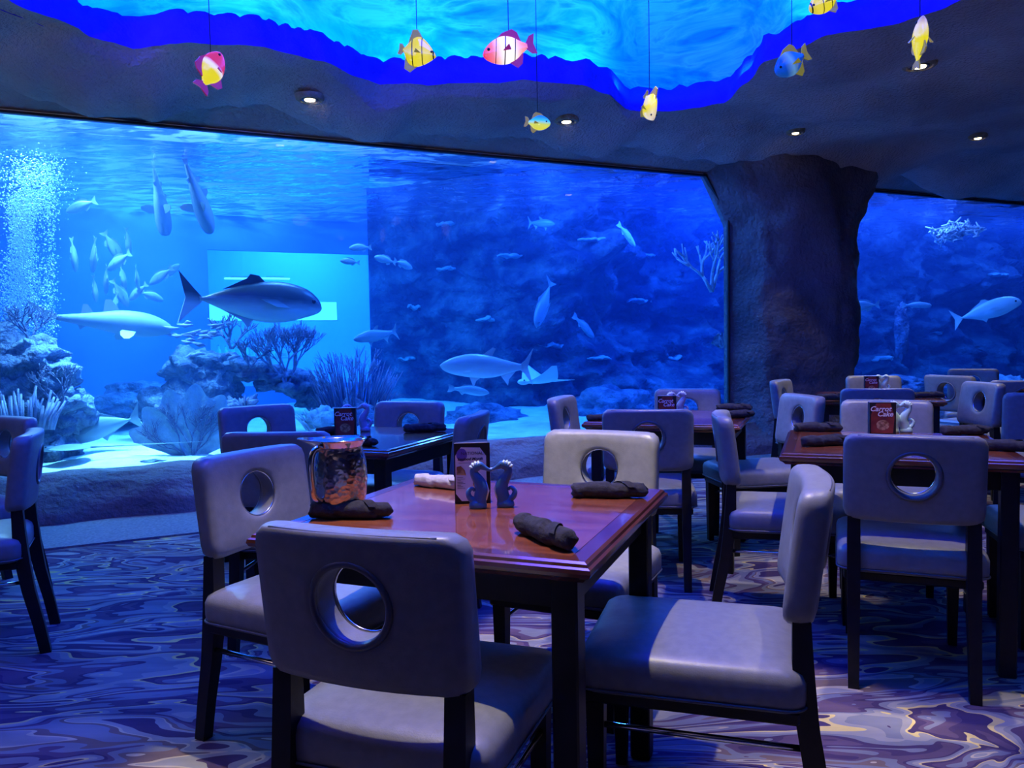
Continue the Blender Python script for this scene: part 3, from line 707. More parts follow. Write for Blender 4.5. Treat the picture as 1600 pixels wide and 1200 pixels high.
for i, (px, py, d, L_) in enumerate(((650, 480, 2.6, .12), (700, 420, 2.8, .16), (800, 400, 2.6, .2), (930, 375, 2.4, .24), (1060, 330, 1.6, .22), (760, 500, 2.7, .14), (1000, 470, 2.2, .2), (940, 560, 2.0, .2), (1050, 560, 1.6, .2), (640, 560, 2.4, .16), (860, 540, 2.4, .2), (1560, 430, 1.6, .22), (1460, 520, 1.7, .2), (1380, 560, 1.6, .2), (1010, 400, 2.2, .16), (700, 350, 2.9, .16))):
    lab = ['tiny ledge coral left of the tarpon head', 'faint ledge coral on the back reef above the tarpon', 'faint plate coral on the back reef over the tarpon tail', 'wide faint ledge coral below the diving pale fish', 'pale lacy coral in the chamfered corner of the large window', 'faint coral just above the tarpon', 'faint ledge coral at mid height left of the ladder coral', 'faint coral ledge above and right of the ray', 'ledge coral low beside the right seal', 'low coral ledge left of the tarpon', 'coral tuft between the tarpon tail and the ray', 'coral ledge behind the striped fish in the right window', 'coral ledge left of the striped fish in the right window', 'coral ledge low on the left of the right window', 'faint coral under the diving pale fish', 'faint coral high on the back reef near the seam'][i]
    hit = REEF_BVH.ray_cast(CAM, ray(px, py).normalized())[0]
    rgs = []
    for q in range(15):
        t = q / 14; xx = (t - .5) * 2 * L_; th = (.012 + .018 * sin(pi * t)); dp = (.02 + .10 * sin(pi * t)) * (1 + .5 * fbm((t * 4, i, 0), 1.5))
        zz = .05 * fbm((t * 3 + i * 3.3, 0, 0), 1.2, 4); nz_ = .02 * fbm((t * 9, i, 2), 1.0)
        rgs.append([(xx, .06, zz - th), (xx, -dp, zz - th * .4 + nz_), (xx, -dp * 1.08, zz + th * .3 + nz_), (xx, -dp * .5, zz + th), (xx, .06, zz + th * .8)])
    p = hit if hit else at_d(px, py, d); e = empty('ledge_coral', p, WA); tag(e, lab, 'coral'); put('colony', data('ledge_coral', *loft(rgs), CORALB), e)

# ------------------------------------------------------------------ fish
def body(prof, L, n=14, pw=2.0):
    rings = []
    for x, t, b, hw in prof:
        zc, hh = (t + b) / 2, (t - b) / 2; rg = []
        for k in range(n):
            a = 2 * pi * k / n; ca, sa = cos(a), sin(a)
            rg.append((L * (.5 - x), L * hw * ca, L * (zc + hh * sa)))
        rings.append(rg)
    return loft(rings)
def spline(prof, m=4):
    out_ = []
    for i in range(len(prof) - 1):
        a, b = prof[i], prof[i + 1]; p = prof[max(i - 1, 0)]; q = prof[min(i + 2, len(prof) - 1)]
        for k in range(m):
            t = k / m
            out_.append(tuple(.5 * (2 * A + (B - P) * t + (2 * P - 5 * A + 4 * B - Q) * t * t + (-P + 3 * A - 3 * B + Q) * t ** 3) for P, A, B, Q in zip(p, a, b, q)))
    out_.append(prof[-1]); return out_
FISH = {
 'jack': dict(prof=[(0, .0, -.02, .004), (.03, .055, -.05, .03), (.12, .12, -.085, .06), (.28, .155, -.13, .078), (.45, .145, -.135, .075), (.62, .10, -.095, .05), (.76, .045, -.05, .025), (.84, .012, -.018, .014), (.87, .014, -.02, .010)],
   fins=[('tail_fin', [(.85, .01), (.90, .06), (1.0, .17), (.955, .0), (1.0, -.17), (.90, -.07), (.85, -.025)]), ('dorsal_fin', [(.42, .14), (.47, .185), (.53, .19), (.55, .16), (.72, .07), (.55, .11)]), ('anal_fin', [(.50, -.12), (.545, -.175), (.58, -.13), (.74, -.055), (.60, -.09)])], pect=(.27, -.03, .26, .05), eye=(.085, .03, .015)),
 'tarpon': dict(prof=[(0, .01, -.0, .004), (.04, .045, -.045, .025), (.14, .095, -.085, .048), (.32, .135, -.115, .06), (.50, .12, -.12, .055), (.66, .08, -.09, .04), (.80, .045, -.045, .022), (.86, .032, -.032, .012)],
   fins=[('tail_fin', [(.85, .03), (.90, .07), (.985, .20), (.93, .0), (.99, -.19), (.90, -.07), (.85, -.03)]), ('dorsal_fin', [(.44, .12), (.55, .20), (.585, .19), (.54, .10)]), ('anal_fin', [(.64, -.09), (.72, -.195), (.73, -.13), (.80, -.045)]), ('pelvic_fin', [(.31, -.11), (.355, -.22), (.38, -.15), (.42, -.12)])], pect=(.22, -.06, .13, .03), eye=(.065, .02, .012)),
 'shark': dict(prof=[(0, .0, -.012, .02), (.02, .03, -.045, .06), (.10, .075, -.075, .09), (.22, .105, -.095, .095), (.38, .105, -.09, .08), (.55, .07, -.06, .052), (.72, .038, -.034, .028), (.82, .022, -.02, .016)],
   fins=[('tail_fin', [(.80, .016), (.90, .06), (1.02, .11), (.98, .06), (.90, .01), (.91, -.035), (.82, -.016)]), ('dorsal_fin', [(.38, .09), (.46, .18), (.50, .175), (.51, .07)]), ('second_dorsal_fin', [(.57, .06), (.62, .125), (.65, .12), (.66, .045)]), ('anal_fin', [(.60, -.035), (.66, -.08), (.68, -.03)])], pect=(.27, -.045, .16, .09), eye=(.06, .022, .008)),
 'perch': dict(prof=[(0, .0, -.02, .006), (.05, .06, -.07, .04), (.18, .13, -.13, .07), (.36, .17, -.16, .08), (.55, .15, -.13, .065), (.72, .075, -.07, .035), (.82, .035, -.04, .016), (.86, .035, -.04, .010)],
   fins=[('tail_fin', [(.84, .03), (.92, .10), (1.0, .15), (.96, .0), (1.0, -.14), (.92, -.10), (.84, -.035)]), ('dorsal_fin', [(.30, .15), (.38, .215), (.60, .20), (.74, .12), (.70, .07)]), ('anal_fin', [(.54, -.12), (.60, -.20), (.72, -.14), (.74, -.06)])], pect=(.30, -.03, .14, .05), eye=(.10, .03, .018)),
 'cod': dict(prof=[(0, .0, -.02, .006), (.05, .05, -.05, .04), (.20, .10, -.10, .065), (.40, .125, -.10, .065), (.60, .10, -.08, .05), (.76, .05, -.045, .025), (.84, .04, -.04, .012)],
   fins=[('tail_fin', [(.82, .035), (.90, .08), (1.0, .10), (.97, 0), (1.0, -.10), (.90, -.08), (.82, -.035)]), ('dorsal_fin', [(.30, .11), (.40, .15), (.62, .13), (.72, .06)]), ('anal_fin', [(.58, -.08), (.64, -.13), (.72, -.06)])], pect=(.28, -.03, .13, .04), eye=(.09, .03, .014)),
}
FCACHE = {}
def fish_data(kind, L, m):
    key = (kind, round(L, 3), m.name)
    if key in FCACHE: return FCACHE[key]
    F_ = FISH[kind]; prof = spline(F_['prof'], 3); out_ = [('body', data('fish_body', *body(prof, L), m))]
    for nm, poly in F_['fins']:
        out_.append((nm, data(nm, *prism([(L * (.5 - x), L * z) for x, z in poly], L * .008), m, False)))
    px_, pz, pl, ph = F_['pect']; hw = max(q[3] for q in prof) * .9
    for sgn in (-1, 1):
        v, f = prism([(0, 0), (-pl * .5 * L, ph * .55 * L), (-pl * L, -ph * .1 * L), (-pl * .45 * L, -ph * .45 * L)], L * .006)
        M = Matrix.Translation((L * (.5 - px_), sgn * L * hw, L * pz)) @ Matrix.Rotation(-sgn * .35, 4, 'Z') @ Matrix.Rotation(.18, 4, 'Y')
        if kind == 'shark':
            v, f = prism([(0, 0), (-.22 * pl * L, .62 * pl * L), (-.45 * pl * L, .98 * pl * L), (-.68 * pl * L, 1.02 * pl * L), (-.80 * pl * L, .70 * pl * L), (-.78 * pl * L, .3 * pl * L), (-.62 * pl * L, 0)], L * .008, 'z')
            v = [(x, y * sgn, z) for x, y, z in v]; M = Matrix.Translation((L * (.5 - px_), sgn * L * hw * .6, L * pz)) @ Matrix.Rotation(-sgn * .5, 4, 'X')
        out_.append(('pectoral_fin', data('pectoral_fin', [M @ Vector(p) for p in v], f, m, False)))
    ex, ez, er = F_['eye']; pe = min(F_['prof'], key=lambda q: abs(q[0] - ex)); 
    for sgn in (-1, 1):
        v, f = ico(2, L * er); out_.append(('eye', data('eye', [(x + L * (.5 - ex), y * .5 + sgn * L * pe[3] * .92, z + L * ez) for x, y, z in v], f, EYE_M)))
    FCACHE[key] = out_; return out_
def fish(name, kind, px, py, d, Lpx, m, label, yaw=0, pitch=0, rollx=0, group=None, cat='fish'):
    """yaw 0 swims to the right along the glass, 180 to the left; pitch up is positive"""
    p = at_d(px, py, d); L = round(Lpx * px_m(px, py, d) * 1.0, 2)
    e = empty(name, p); e.rotation_euler = (radians(rollx), radians(-pitch), WA + radians(yaw)); e.rotation_mode = 'XYZ'
    tag(e, label, cat, group)
    for nm, me in fish_data(kind, L, m): put(nm, me, e)
    return e
fish('jack_fish', 'jack', 397, 472, .8, 215, JACKM, 'very large dark-backed jack fish swimming right in front of the glowing board', 14, -3)
fish('jack_fish', 'jack', 155, 668, 1.3, 118, GREYF, 'pale jack fish gliding left just above the white sand', 160, -14)
fish('jack_fish', 'jack', 1541, 486, .9, 84, PALEF, 'bright pale fish with faint bars swimming right in the right window', -45, 16)
fish('tarpon', 'tarpon', 762, 573, .6, 150, TARPM, 'long silver tarpon swimming left in the middle of the large window', 168, 2)
fish('leopard_shark', 'shark', 162, 503, 1.5, 178, SHARKM, 'blue-grey shark with wide fins swimming right below the small school', 10, -6)
fish('nurse_shark', 'shark', 248, 305, 2.0, 112, SHARKM, 'left of two sharks hanging head-down near the water surface', 60, -74)
fish('nurse_shark', 'shark', 306, 300, 1.8, 122, SHARKM, 'right of two sharks hanging head-down near the water surface', 40, -66)
fish('cod_fish', 'cod', 732, 610, 1.4, 66, GREYF, 'stout pale fish swimming right beneath the tarpon', -18, -8)
fish('snapper', 'tarpon', 588, 524, 1.8, 74, SMALLF, 'slim pale fish swimming left beside the dark bush coral', 185, -10)
fish('diving_fish', 'cod', 979, 367, 2.0, 50, PALEF, 'single pale fish diving to the right in the dark right half', 12, -42)
fish('far_fish', 'jack', 850, 474, 2.3, 86, FISHD, 'dim slender fish diving steeply above the tarpon tail', 205, -62)
fish('far_fish', 'cod', 912, 510, 2.4, 58, FISHD, 'dim reddish fish slanting down to the right over the ray', 15, -38)
fish('far_fish', 'tarpon', 846, 349, 2.4, 52, SMALLF, 'small faint fish high on the back reef', 8, 2)
fish('surgeon_fish', 'perch', 1350, 478, .9, 44, SMALLF, 'small oval fish beside the left rim of the right window', 150, -4)
fish('wrasse', 'cod', 1432, 477, 1.3, 38, SMALLF, 'small slim fish in the middle of the right window', -40, -2)
fish('perch_fish', 'perch', 127, 322, 1.7, 46, SMALLF, 'single spread-finned fish beside the bubble curtain above the school', 150, -18)
sch = [(115, 398, 48, 70, -78), (147, 398, 50, 110, -72), (176, 385, 46, 20, -60), (200, 377, 38, 60, -80), (186, 408, 46, 140, -30), (166, 437, 44, 100, -70), (192, 433, 38, 60, -74), (214, 433, 36, 80, -66), (148, 451, 38, 70, -80), (188, 458, 44, 30, -60), (180, 475, 36, 120, -70), (216, 456, 36, 150, -40), (252, 431, 40, 160, -36), (236, 462, 36, 20, -20), (268, 424, 34, 30, 40)]
sch.sort()
for i, (px, py, L_, yw, pt) in enumerate(sch):
    fish('school_fish', 'perch', px, py, 1.6 + .07 * (i % 5), L_, SMALLF, ORD[i] + ' from the left in the school of small head-down fish', yw, pt, 0, 'school of small fish above the shark')
for i, (px, py, L_, yw, pt, lab) in enumerate(((563, 387, 36, 180, -4, 'topmost'), (547, 409, 30, 170, 6, 'lowest left'), (602, 406, 36, 188, 12, 'third from the left'), (630, 413, 36, 20, -16, 'rightmost'))):
    fish('butterfly_fish', 'perch', px, py, 1.7, L_, SMALLF, lab + ' of four small fish at the back corner seam', yw, pt, 0, 'four small fish at the seam')
# eagle ray by the tarpon, stingray on the sand
def ray_fish(name, px, py, d, Lpx, m, label, yaw, flap, tail=1.6, droop=0):
    p = at_d(px, py, d); L = Lpx * px_m(px, py, d); e = empty(name, p); e.rotation_euler = (0, 0, WA + radians(yaw)); tag(e, label, 'ray')
    V = []; nu, nv = 20, 16
    def disc(u, v, sg):
        y = (v - .5) * 2; ay = abs(y); x0 = .5 - .42 * ay ** 1.2; x1 = -.42 + .36 * ay ** 1.6
        x = x0 + (x1 - x0) * u; th = .09 * (1 - ay ** 1.3) * sin(pi * min(1, max(0, u))) ** .7
        return (L * x, L * .62 * y, L * (sg * th + flap * ay ** 1.8))
    a = grid(nu, nv, lambda u, v: disc(u, v, 1)); b = grid(nu, nv, lambda u, v: disc(u, v, -.6))
    put('body', data('ray_body', a[0] + b[0], a[1] + [tuple(i + len(a[0]) for i in q)[::-1] for q in b[1]], m), e)
    put('tail', data('ray_tail', *tube([(-L * .38, 0, 0), (-L * .6, 0, 0), (-L * (.5 + tail * .5), 0, -droop * .4), (-L * (.5 + tail), 0, -droop)], [L * .03, L * .018, L * .01, L * .004], 6), m), e)
    put('head', data('ray_head', *scaled(ico(2), L * .16, L * .11, L * .075, L * .46, 0, L * .01), m), e)
    for sg in (-1, 1): put('eye', data('eye', *scaled(ico(1), L * .02, L * .02, L * .02, L * .50, sg * L * .09, L * .05), EYE_M), e)
ray_fish('eagle_ray', 844, 596, 1.2, 66, PALEF, 'bright pale eagle ray with raised wing tips right of the tarpon', 186, .38, .5)
ray_fish('stingray', 112, 700, .75, 60, GREYF, 'stingray on the white sand trailing a long thin tail to the right', 172, .02, 2.3)

# ------------------------------------------------------------------ dining chairs
def chair_parts():
    P = []
    # padded back with a round opening: one closed skin swept around the hole
    HW, Z0, Z1, RC, RH, TH = .212, .555, .848, .035, .069, .034
    zc = .716; N_ = 72
    def outer(a):
        c, s = cos(a), sin(a); hx = HW; hz = (Z1 - zc) if s > 0 else (zc - Z0)
        t = min(hx / abs(c) if abs(c) > 1e-6 else 9, hz / abs(s) if abs(s) > 1e-6 else 9)
        x, z = c * t, s * t
        # rounded corners
        ix, iz = hx - RC, hz - RC
        if abs(x) > ix and abs(z) > iz:
            cx, cz = math.copysign(ix, x), math.copysign(iz, z); k = 0
            lo, hi = 0.0, t
            for _ in range(24):
                md = (lo + hi) / 2; qx, qz = c * md, s * md
                out_ = (abs(qx) > ix and abs(qz) > iz and (abs(qx) - ix) ** 2 + (abs(qz) - iz) ** 2 > RC * RC) or abs(qx) > hx or abs(qz) > hz
                if out_: hi = md
                else: lo = md
            t = lo
        return c * t, s * t
    prof = [(0, .55), (.015, .85), (.05, .97), (.2, 1.0), (.5, 1.06), (.8, 1.02), (.93, .86), (.985, .55), (1.0, .1), (1.0, -.3), (.985, -.7), (.94, -.92), (.8, -1.0), (.5, -1.0), (.2, -1.0), (.04, -.97), (.01, -.85), (0, -.55), (0, 0)]
    angs = sorted([2 * pi * i / N_ + .01 for i in range(N_)])
    rings = []
    for a in angs:
        ox, oz = outer(a); hx_, hz_ = cos(a) * RH, sin(a) * RH; rg = []
        for t, y in prof:
            x = hx_ + (ox - hx_) * t; z = hz_ + (oz - hz_) * t
            yy = y * TH + .55 * x * x
            zz = zc + z
            rg.append((x, -.205 + yy - .13 * (zz - .5), zz))
        rings.append(rg)
    n_ = len(prof); V = [p for rg in rings for p in rg]
    Fc = [(i * n_ + k, i * n_ + (k + 1) % n_, ((i + 1) % N_) * n_ + (k + 1) % n_, ((i + 1) % N_) * n_ + k) for i in range(N_) for k in range(n_)]
    P.append(('backrest', data('backrest', V, Fc, LEATHER), [
        ('hole_rim', data('hole_rim', *ringtube([(cos(2 * pi * i / 36) * (RH + .008), -.205 - TH * .93 - .13 * (zc + sin(2 * pi * i / 36) * RH - .5) + .55 * (cos(2 * pi * i / 36) * RH) ** 2, zc + sin(2 * pi * i / 36) * (RH + .008)) for i in range(36)], .0075), RIM)),
        ('hole_rim', data('hole_rim_front', *ringtube([(cos(2 * pi * i / 36) * RH, -.205 + TH * .80 - .13 * (zc + sin(2 * pi * i / 36) * RH - .5) + .55 * (cos(2 * pi * i / 36) * RH) ** 2, zc + sin(2 * pi * i / 36) * RH) for i in range(36)], .003), CHROME)),
        ('top_seam', data('top_seam', *tube([(x, -.205 - TH * .72 + .55 * x * x - .13 * (Z1 - .5), Z1 - .003 - (max(0, abs(x) - .175) ** 2) * 14) for x in [(-.168 + .336 * i / 20) for i in range(21)]], .0022, 5), RIM))]))
    # seat cushion
    rings = []
    def rrect(hx, hy, r, z, m=6):
        pts = []
        for cx, cy, a0 in ((hx - r, hy - r, 0), (-hx + r, hy - r, pi / 2), (-hx + r, -hy + r, pi), (hx - r, -hy + r, 1.5 * pi)):
            for k in range(m + 1):
                a = a0 + pi / 2 * k / m; pts.append((cx + r * cos(a), cy + r * sin(a), z))
        return pts
    for ins, z in ((.012, .372), (.002, .382), (.0, .40), (.0, .435), (.006, .452), (.02, .463), (.05, .470), (.10, .475), (.16, .478), (.20, .479)):
        rings.append([(x, y + .035, zz) for x, y, zz in rrect(.230 - ins, .250 - ins, max(.045 - ins * .2, .005), z)])
    P.append(('seat', data('seat', *loft(rings), LEATHER), [('seat_seam', data('seat_seam', *ringtube([(x, y + .035, z) for x, y, z in rrect(.2305, .2505, .045, .383)], .003), RIM))]))
    fr = []
    P.append(('seat_frame', data('seat_frame', *box(0, .035, .358, .42, .47, .032, .006), BLACKWOOD, False), []))
    for sx in (-1, 1):
        x = sx * .178; rg = []
        for t, y, w_, d_ in ((0, -.275, .017, .019), (.12, -.255, .018, .02), (.25, -.228, .0195, .022), (.36, -.213, .021, .024), (.47, -.206, .021, .022), (.565, -.203, .020, .019)):
            rg.append([(x - w_, y - d_, t), (x + w_, y - d_, t), (x + w_, y + d_, t), (x - w_, y + d_, t)])
        P.append(('leg', data('rear_leg', *loft(rg), BLACKWOOD, False), []))
        rg = []
        for t, k in ((0, .7), (.15, .85), (.345, 1.0)):
            w_ = .021 * k; rg.append([(x - w_, .245 - w_, t), (x + w_, .245 - w_, t), (x + w_, .245 + w_, t), (x - w_, .245 + w_, t)])
        P.append(('leg', data('front_leg', *loft(rg), BLACKWOOD, False), []))
        P.append(('stretcher', data('stretcher', *tube([(sx * .185, -.22, .285), (sx * .185, .245, .285)], .0075, 8), CHROME), []))
    return P
def ringtube(pts, r, n=6):
    pts = [Vector(p) for p in pts]; N_ = len(pts); V = []; Fc = []; c = sum(pts, Vector()) / N_
    for i, p in enumerate(pts):
        t = (pts[(i + 1) % N_] - pts[i - 1]).normalized(); a = (p - c); a -= t * a.dot(t); a.normalize(); b = t.cross(a)
        V += [p + a * (cos(2 * pi * k / n) * r) + b * (sin(2 * pi * k / n) * r) for k in range(n)]
    Fc = [(i * n + k, i * n + (k + 1) % n, ((i + 1) % N_) * n + (k + 1) % n, ((i + 1) % N_) * n + k) for i in range(N_) for k in range(n)]
    return V, Fc
CP = chair_parts()
def chair(cx, cy, rz, label, top=True):
    """position from the top middle of the back; rz = heading of the sitter from +Y"""
    a = radians(rz); fx, fy = -sin(a), cos(a)
    if top: cx += fx * .25; cy += fy * .25
    e = empty('dining_chair', (cx, cy, 0.013 if edge(cx) < cy else 0.0), a); tag(e, label, 'chair', 'grey leather dining chairs with round holes')
    for nm, me, subs in CP:
        o = put(nm, me, e)
        for n2, m2 in subs: put(n2, m2, o)
    return e
chair(-.285, 1.365, -20, 'nearest chair, its back to us, at the front of the main table')
chair(-.84, 2.455, -118, 'chair at the left side of the main table, behind the nearest chair')
chair(.47, 1.89, 73, 'chair at the right side of the main table facing left, seat in front view', False)
chair(.325, 2.83, 155, 'brightly lit chair facing us at the far side of the main table')
chair(1.30, 2.535, -22, 'large chair with its back to us in front of the near right table')
chair(.905, 3.44, -104, 'edge-on chair facing right at the left end of the near right table')
chair(1.90, 3.99, 155, 'chair facing us behind the menu card of the near right table')
chair(2.17, 2.98, 75, 'chair at the right end of the near right table, only its seat in frame', False)
chair(.63, 3.66, -9, 'chair with its back to us in front of the middle table')
chair(1.155, 5.18, 166, 'pale chair facing us at the far side of the middle table')
chair(.27, 4.62, -110, 'chair at the left end of the middle table, against the tank')
chair(1.66, 4.44, 98, 'blue-lit chair facing left between the middle table and the near right table')
chair(2.26, 4.86, -18, 'chair with its back to us in front of the far right table')
chair(2.98, 6.50, 168, 'pale chair facing us at the far side of the far right table')
chair(2.06, 6.09, -124, 'pale edge-on chair at the left end of the far right table beside the pillar')
chair(3.20, 5.30, 90, 'pale chair with a visible hole at the right end of the far right table')
chair(-.575, 4.47, 161, 'chair facing us with the tank glowing through its hole, at the left table')
chair(-.905, 2.97, -4, 'chair with its back to us in front of the left table')
chair(-1.43, 4.36, -140, 'farthest left chair of the left table, half hidden behind the one in front')
chair(-.16, 3.62, 78, 'edge-on chair at the right end of the left table above the menu card')
chair(-1.93, 3.16, 115, 'edge-on dark chair at the left edge of the photo')
chair(-2.48, 3.90, 150, 'dark chair at the left edge of the photo behind the edge-on one')
chair(3.50, 6.32, -64, 'dark edge-on chair standing against the right window')
chair(3.55, 5.44, -22, 'dark chair with its back to us at the far right edge')
chair(4.38, 7.47, 150, 'purple-topped chair behind the pale chair with a visible hole')
chair(2.90, 4.24, -25, 'dark chair cut by the right edge, nearer than the others there')

# ------------------------------------------------------------------ tables
TR = radians(-21.5); TS = .40; TZ = .75
def table_parts():
    P = []
    top = []
    P.append(('tabletop', data('tabletop', *box(0, 0, TZ - .010, .70, .70, .020), WOOD, False)))
    for i in range(4):              # border rails of the top, mitred at the corners
        M = Matrix.Rotation(i * pi / 2, 4, 'Z'); a, b = .35, TS
        prof = [(.351, TZ), (.352, TZ + .0006), (.385, TZ + .0006), (.392, TZ - .003), (.394, TZ - .009), (.400, TZ - .012), (.402, TZ - .020), (.398, TZ - .028), (.388, TZ - .034), (.380, TZ - .042), (.351, TZ - .042)]
        ra = [M @ Vector((p, -p, z)) for p, z in prof]; rb = [M @ Vector((p, p, z)) for p, z in prof]
        P.append(('edge_rail', data('edge_rail', *loft([ra, rb]), WOODB, False)))
    P.append(('underframe', data('underframe', *box(0, 0, TZ - .031, .71, .71, .018), BLACKWOOD, False)))
    for i in range(4):
        M = Matrix.Rotation(i * pi / 2, 4, 'Z')
        P.append(('apron', data('apron', *xf(box(.335, 0, TZ - .075, .02, .62, .07, .002), M), BLACKWOOD, False)))
        P.append(('leg', data('leg', *xf(box(.335, .335, (TZ - .04) / 2, .055, .055, TZ - .04, .004), M), BLACKWOOD, False)))
    return P
WOODB = noisy(mat('table_border_wood', rough=.22, coat=1.0), (.10, .022, .012), (.17, .045, .02), 7, 5, vs_=(1, 1, 1))
TP = table_parts()
TABLES = {}
def table(key, x, y, label, rz=TR):
    e = empty('dining_table', (x, y, 0), rz); tag(e, label, 'table', 'square dining tables'); TABLES[key] = (x, y, rz)
    for nm, me in TP: put(nm, me, e)
table('main', -.085, 1.98, 'polished red-brown table in the foreground with a steel pitcher on it')
table('left', -.725, 3.64, 'dark polished table at the left in front of the aquarium')
table('middle', .88, 4.33, 'middle table beside the rock pillar, seen behind the brightly lit chair')
table('right', 1.49, 3.08, 'near right table with pale seahorse shakers and four napkin rolls')
table('far', 2.58, 5.58, 'far right table with a small menu card, in front of the right window')
table('edge', 4.30, 6.42, 'table at the far right edge, nearly hidden behind chairs')

# ------------------------------------------------------------------ things on the tables
def napkin_data(seed, m, L=.20, r=.021):
    rnd = random.Random(seed); rings = []; N_ = 40; rnd_t = rnd.random(); M_ = 34
    for i in range(M_ + 1):
        t = i / M_; x = (t - .5) * L; base = r * (.70 + .34 * sin(pi * min(1, t * .9 + .1)) ** .5)
        rg = []
        for k in range(N_):
            a = 2 * pi * k / N_
            saw = (t * (1.9 + .5 * rnd_t) - a / (2 * pi) + seed * .31) % 1.0
            q = base + .0058 * saw - .003 + .0014 * fbm((t * 7 + seed, cos(a) * 1.5, sin(a) * 1.5), 1.6, 3)
            if i in (0, M_): q *= .6
            rg.append((x + (.004 * sin(a * 2 + seed) if i < 3 or i > M_ - 3 else 0), q * 1.18 * cos(a), max(q * sin(a), -r * .86)))
        rings.append(rg)
    return data('napkin_roll', *loft(rings), m)
def wrap_band(seed, m, L=.20, r=.021):     # loose outer flap of the cloth
    pts = []
    for i in range(30):
        t = i / 29; a = -1.0 + t * 3.6
        pts.append((-L * .1 + L * .42 * t, cos(a) * r * 1.34, sin(a) * r * 1.16))
    V, Fc = [], []
    for p in pts: V += [(p[0] - .012, p[1], p[2]), (p[0] + .012, p[1] * 1.04, p[2] * 1.04)]
    Fc = [(2 * i, 2 * i + 1, 2 * i + 3, 2 * i + 2) for i in range(29)]
    return data('flap', V, Fc, m)
def on_table(px, py, h=0.0): 
    p = at_z(px, py, TZ + h); return p
NK = {m.name: [(napkin_data(i, m), wrap_band(i, m)) for i in range(4)] for m in (CLOTH, CLOTHW)}
def napkin(px, py, rz, label, i=0, m=CLOTH, sc=1.0):
    p = on_table(px, py, .021 * sc); e = empty('napkin_roll', (p.x, p.y, TZ + .0195 * sc), radians(rz)); e.scale = (sc, sc, sc)
    tag(e, label, 'napkin', 'rolled cloth napkins on the tables')
    a, b = NK[m.name][i % 4]; put('roll', a, e); put('flap', b, e)
napkin(852, 829, -62, 'black napkin roll at the front right of the main table', 0, sc=1.05)
napkin(952, 765, -8, 'black napkin roll at the far edge of the main table before the lit chair', 1, sc=1.0)
napkin(688, 752, -30, 'pale napkin roll behind the seafood card on the main table', 2, CLOTHW, .9)
napkin(548, 796, -4, 'black napkin roll in front of the steel pitcher', 3)
napkin(664, 668, 8, 'black napkin roll at the right of the left table', 0)
napkin(523, 672, 30, 'black napkin roll beside the menu card of the left table', 1, sc=.9)
napkin(568, 688, -50, 'black napkin roll at the near edge of the left table', 2, sc=.9)
napkin(1147, 636, -20, 'upper black napkin roll at the right end of the middle table', 1)
napkin(1150, 647, 10, 'lower black napkin roll at the right end of the middle table', 2)
napkin(940, 652, 10, 'small napkin roll at the left end of the middle table', 3, sc=.8)
napkin(1278, 667, -12, 'rear left napkin roll of the near right table', 1)
napkin(1290, 688, 12, 'front left napkin roll of the near right table', 2)
napkin(1508, 672, 2, 'rear right napkin roll of the near right table', 3)
napkin(1580, 696, -35, 'front right napkin roll of the near right table', 0)
napkin(1300, 620, 6, 'left napkin roll on the far right table', 0)
napkin(1450, 617, -8, 'right napkin roll on the far right table', 1)

# seahorse shakers
SEAB = noisy(mat('navy_glazed_ceramic', rough=.35), (.03, .10, .26), (.05, .15, .34), 20, 3)
SEAW = noisy(mat('worn_pale_glaze', rough=.5), (.55, .72, .68), (.75, .88, .82), 30, 4)
SEAG = noisy(mat('mint_glazed_ceramic', rough=.4), (.42, .66, .52), (.6, .82, .66), 30, 4)
SEAGREY = noisy(mat('grey_glazed_ceramic', rough=.4), (.25, .30, .38), (.38, .44, .52), 30, 4)
def catmull(P, m=5):
    return spline([tuple(p) for p in P], m)
def seahorse_data(mb, mw):
    path = [(0.004, 0, .010, .017), (.006, 0, .028, .0165), (.010, 0, .046, .0165), (.006, 0, .064, .0155), (-.004, 0, .080, .0125), (-.009, 0, .092, .0105), (-.005, 0, .103, .0115), (.006, 0, .108, .0115), (.016, 0, .104, .0075), (.028, 0, .098, .0045), (.038, 0, .097, .0048)]
    q = catmull(path, 4)
    out_ = [('body', data('seahorse_body', *tube([p[:3] for p in q], [p[3] for p in q], 12, True, .85), mb))]
    rg = [[(x * k, y * k * .8, z) for x, y, _ in [(.022 * cos(2 * pi * i / 20), .020 * sin(2 * pi * i / 20), 0) for i in range(20)]] for k, z in ((.95, 0), (1.05, .004), (1.0, .012), (.78, .020))]
    out_.append(('base', data('seahorse_base', *loft(rg), mb)))
    tl = [(-.006, 0, .018), (-.020, 0, .026), (-.024, 0, .040), (-.015, 0, .050), (-.007, 0, .044)]
    q = catmull([(*p, r) for p, r in zip(tl, (.010, .008, .0065, .005, .004))], 4)
    out_.append(('tail', data('seahorse_tail', *tube([p[:3] for p in q], [p[3] for p in q], 8), mb)))
    cr = []
    for i in range(7):
        a = -.2 + i * .42; c = (-.001, 0, .100); rr = .0125
        x, z = c[0] + cos(pi - a) * rr, c[2] + sin(pi - a) * rr
        cr.append((x, 0, z))
    q = [(*p, .0075 if 0 < i < 6 else .004) for i, p in enumerate(cr)]; q = catmull(q, 3)
    out_.append(('mane', data('seahorse_mane', *tube([p[:3] for p in q], [p[3] * (1 + .3 * sin(i * 1.9)) for i, p in enumerate(q)], 7), mw)))
    out_.append(('belly_stripe', data('belly_stripe', *tube([(.020, 0, .02), (.0255, 0, .044), (.020, 0, .066)], [.003, .0045, .003], 7), mw)))
    for sg in (-1, 1): out_.append(('eye', data('seahorse_eye', *scaled(ico(1), .0022, .0015, .0022, .010, sg * .0095, .110), BLACK)))
    return out_
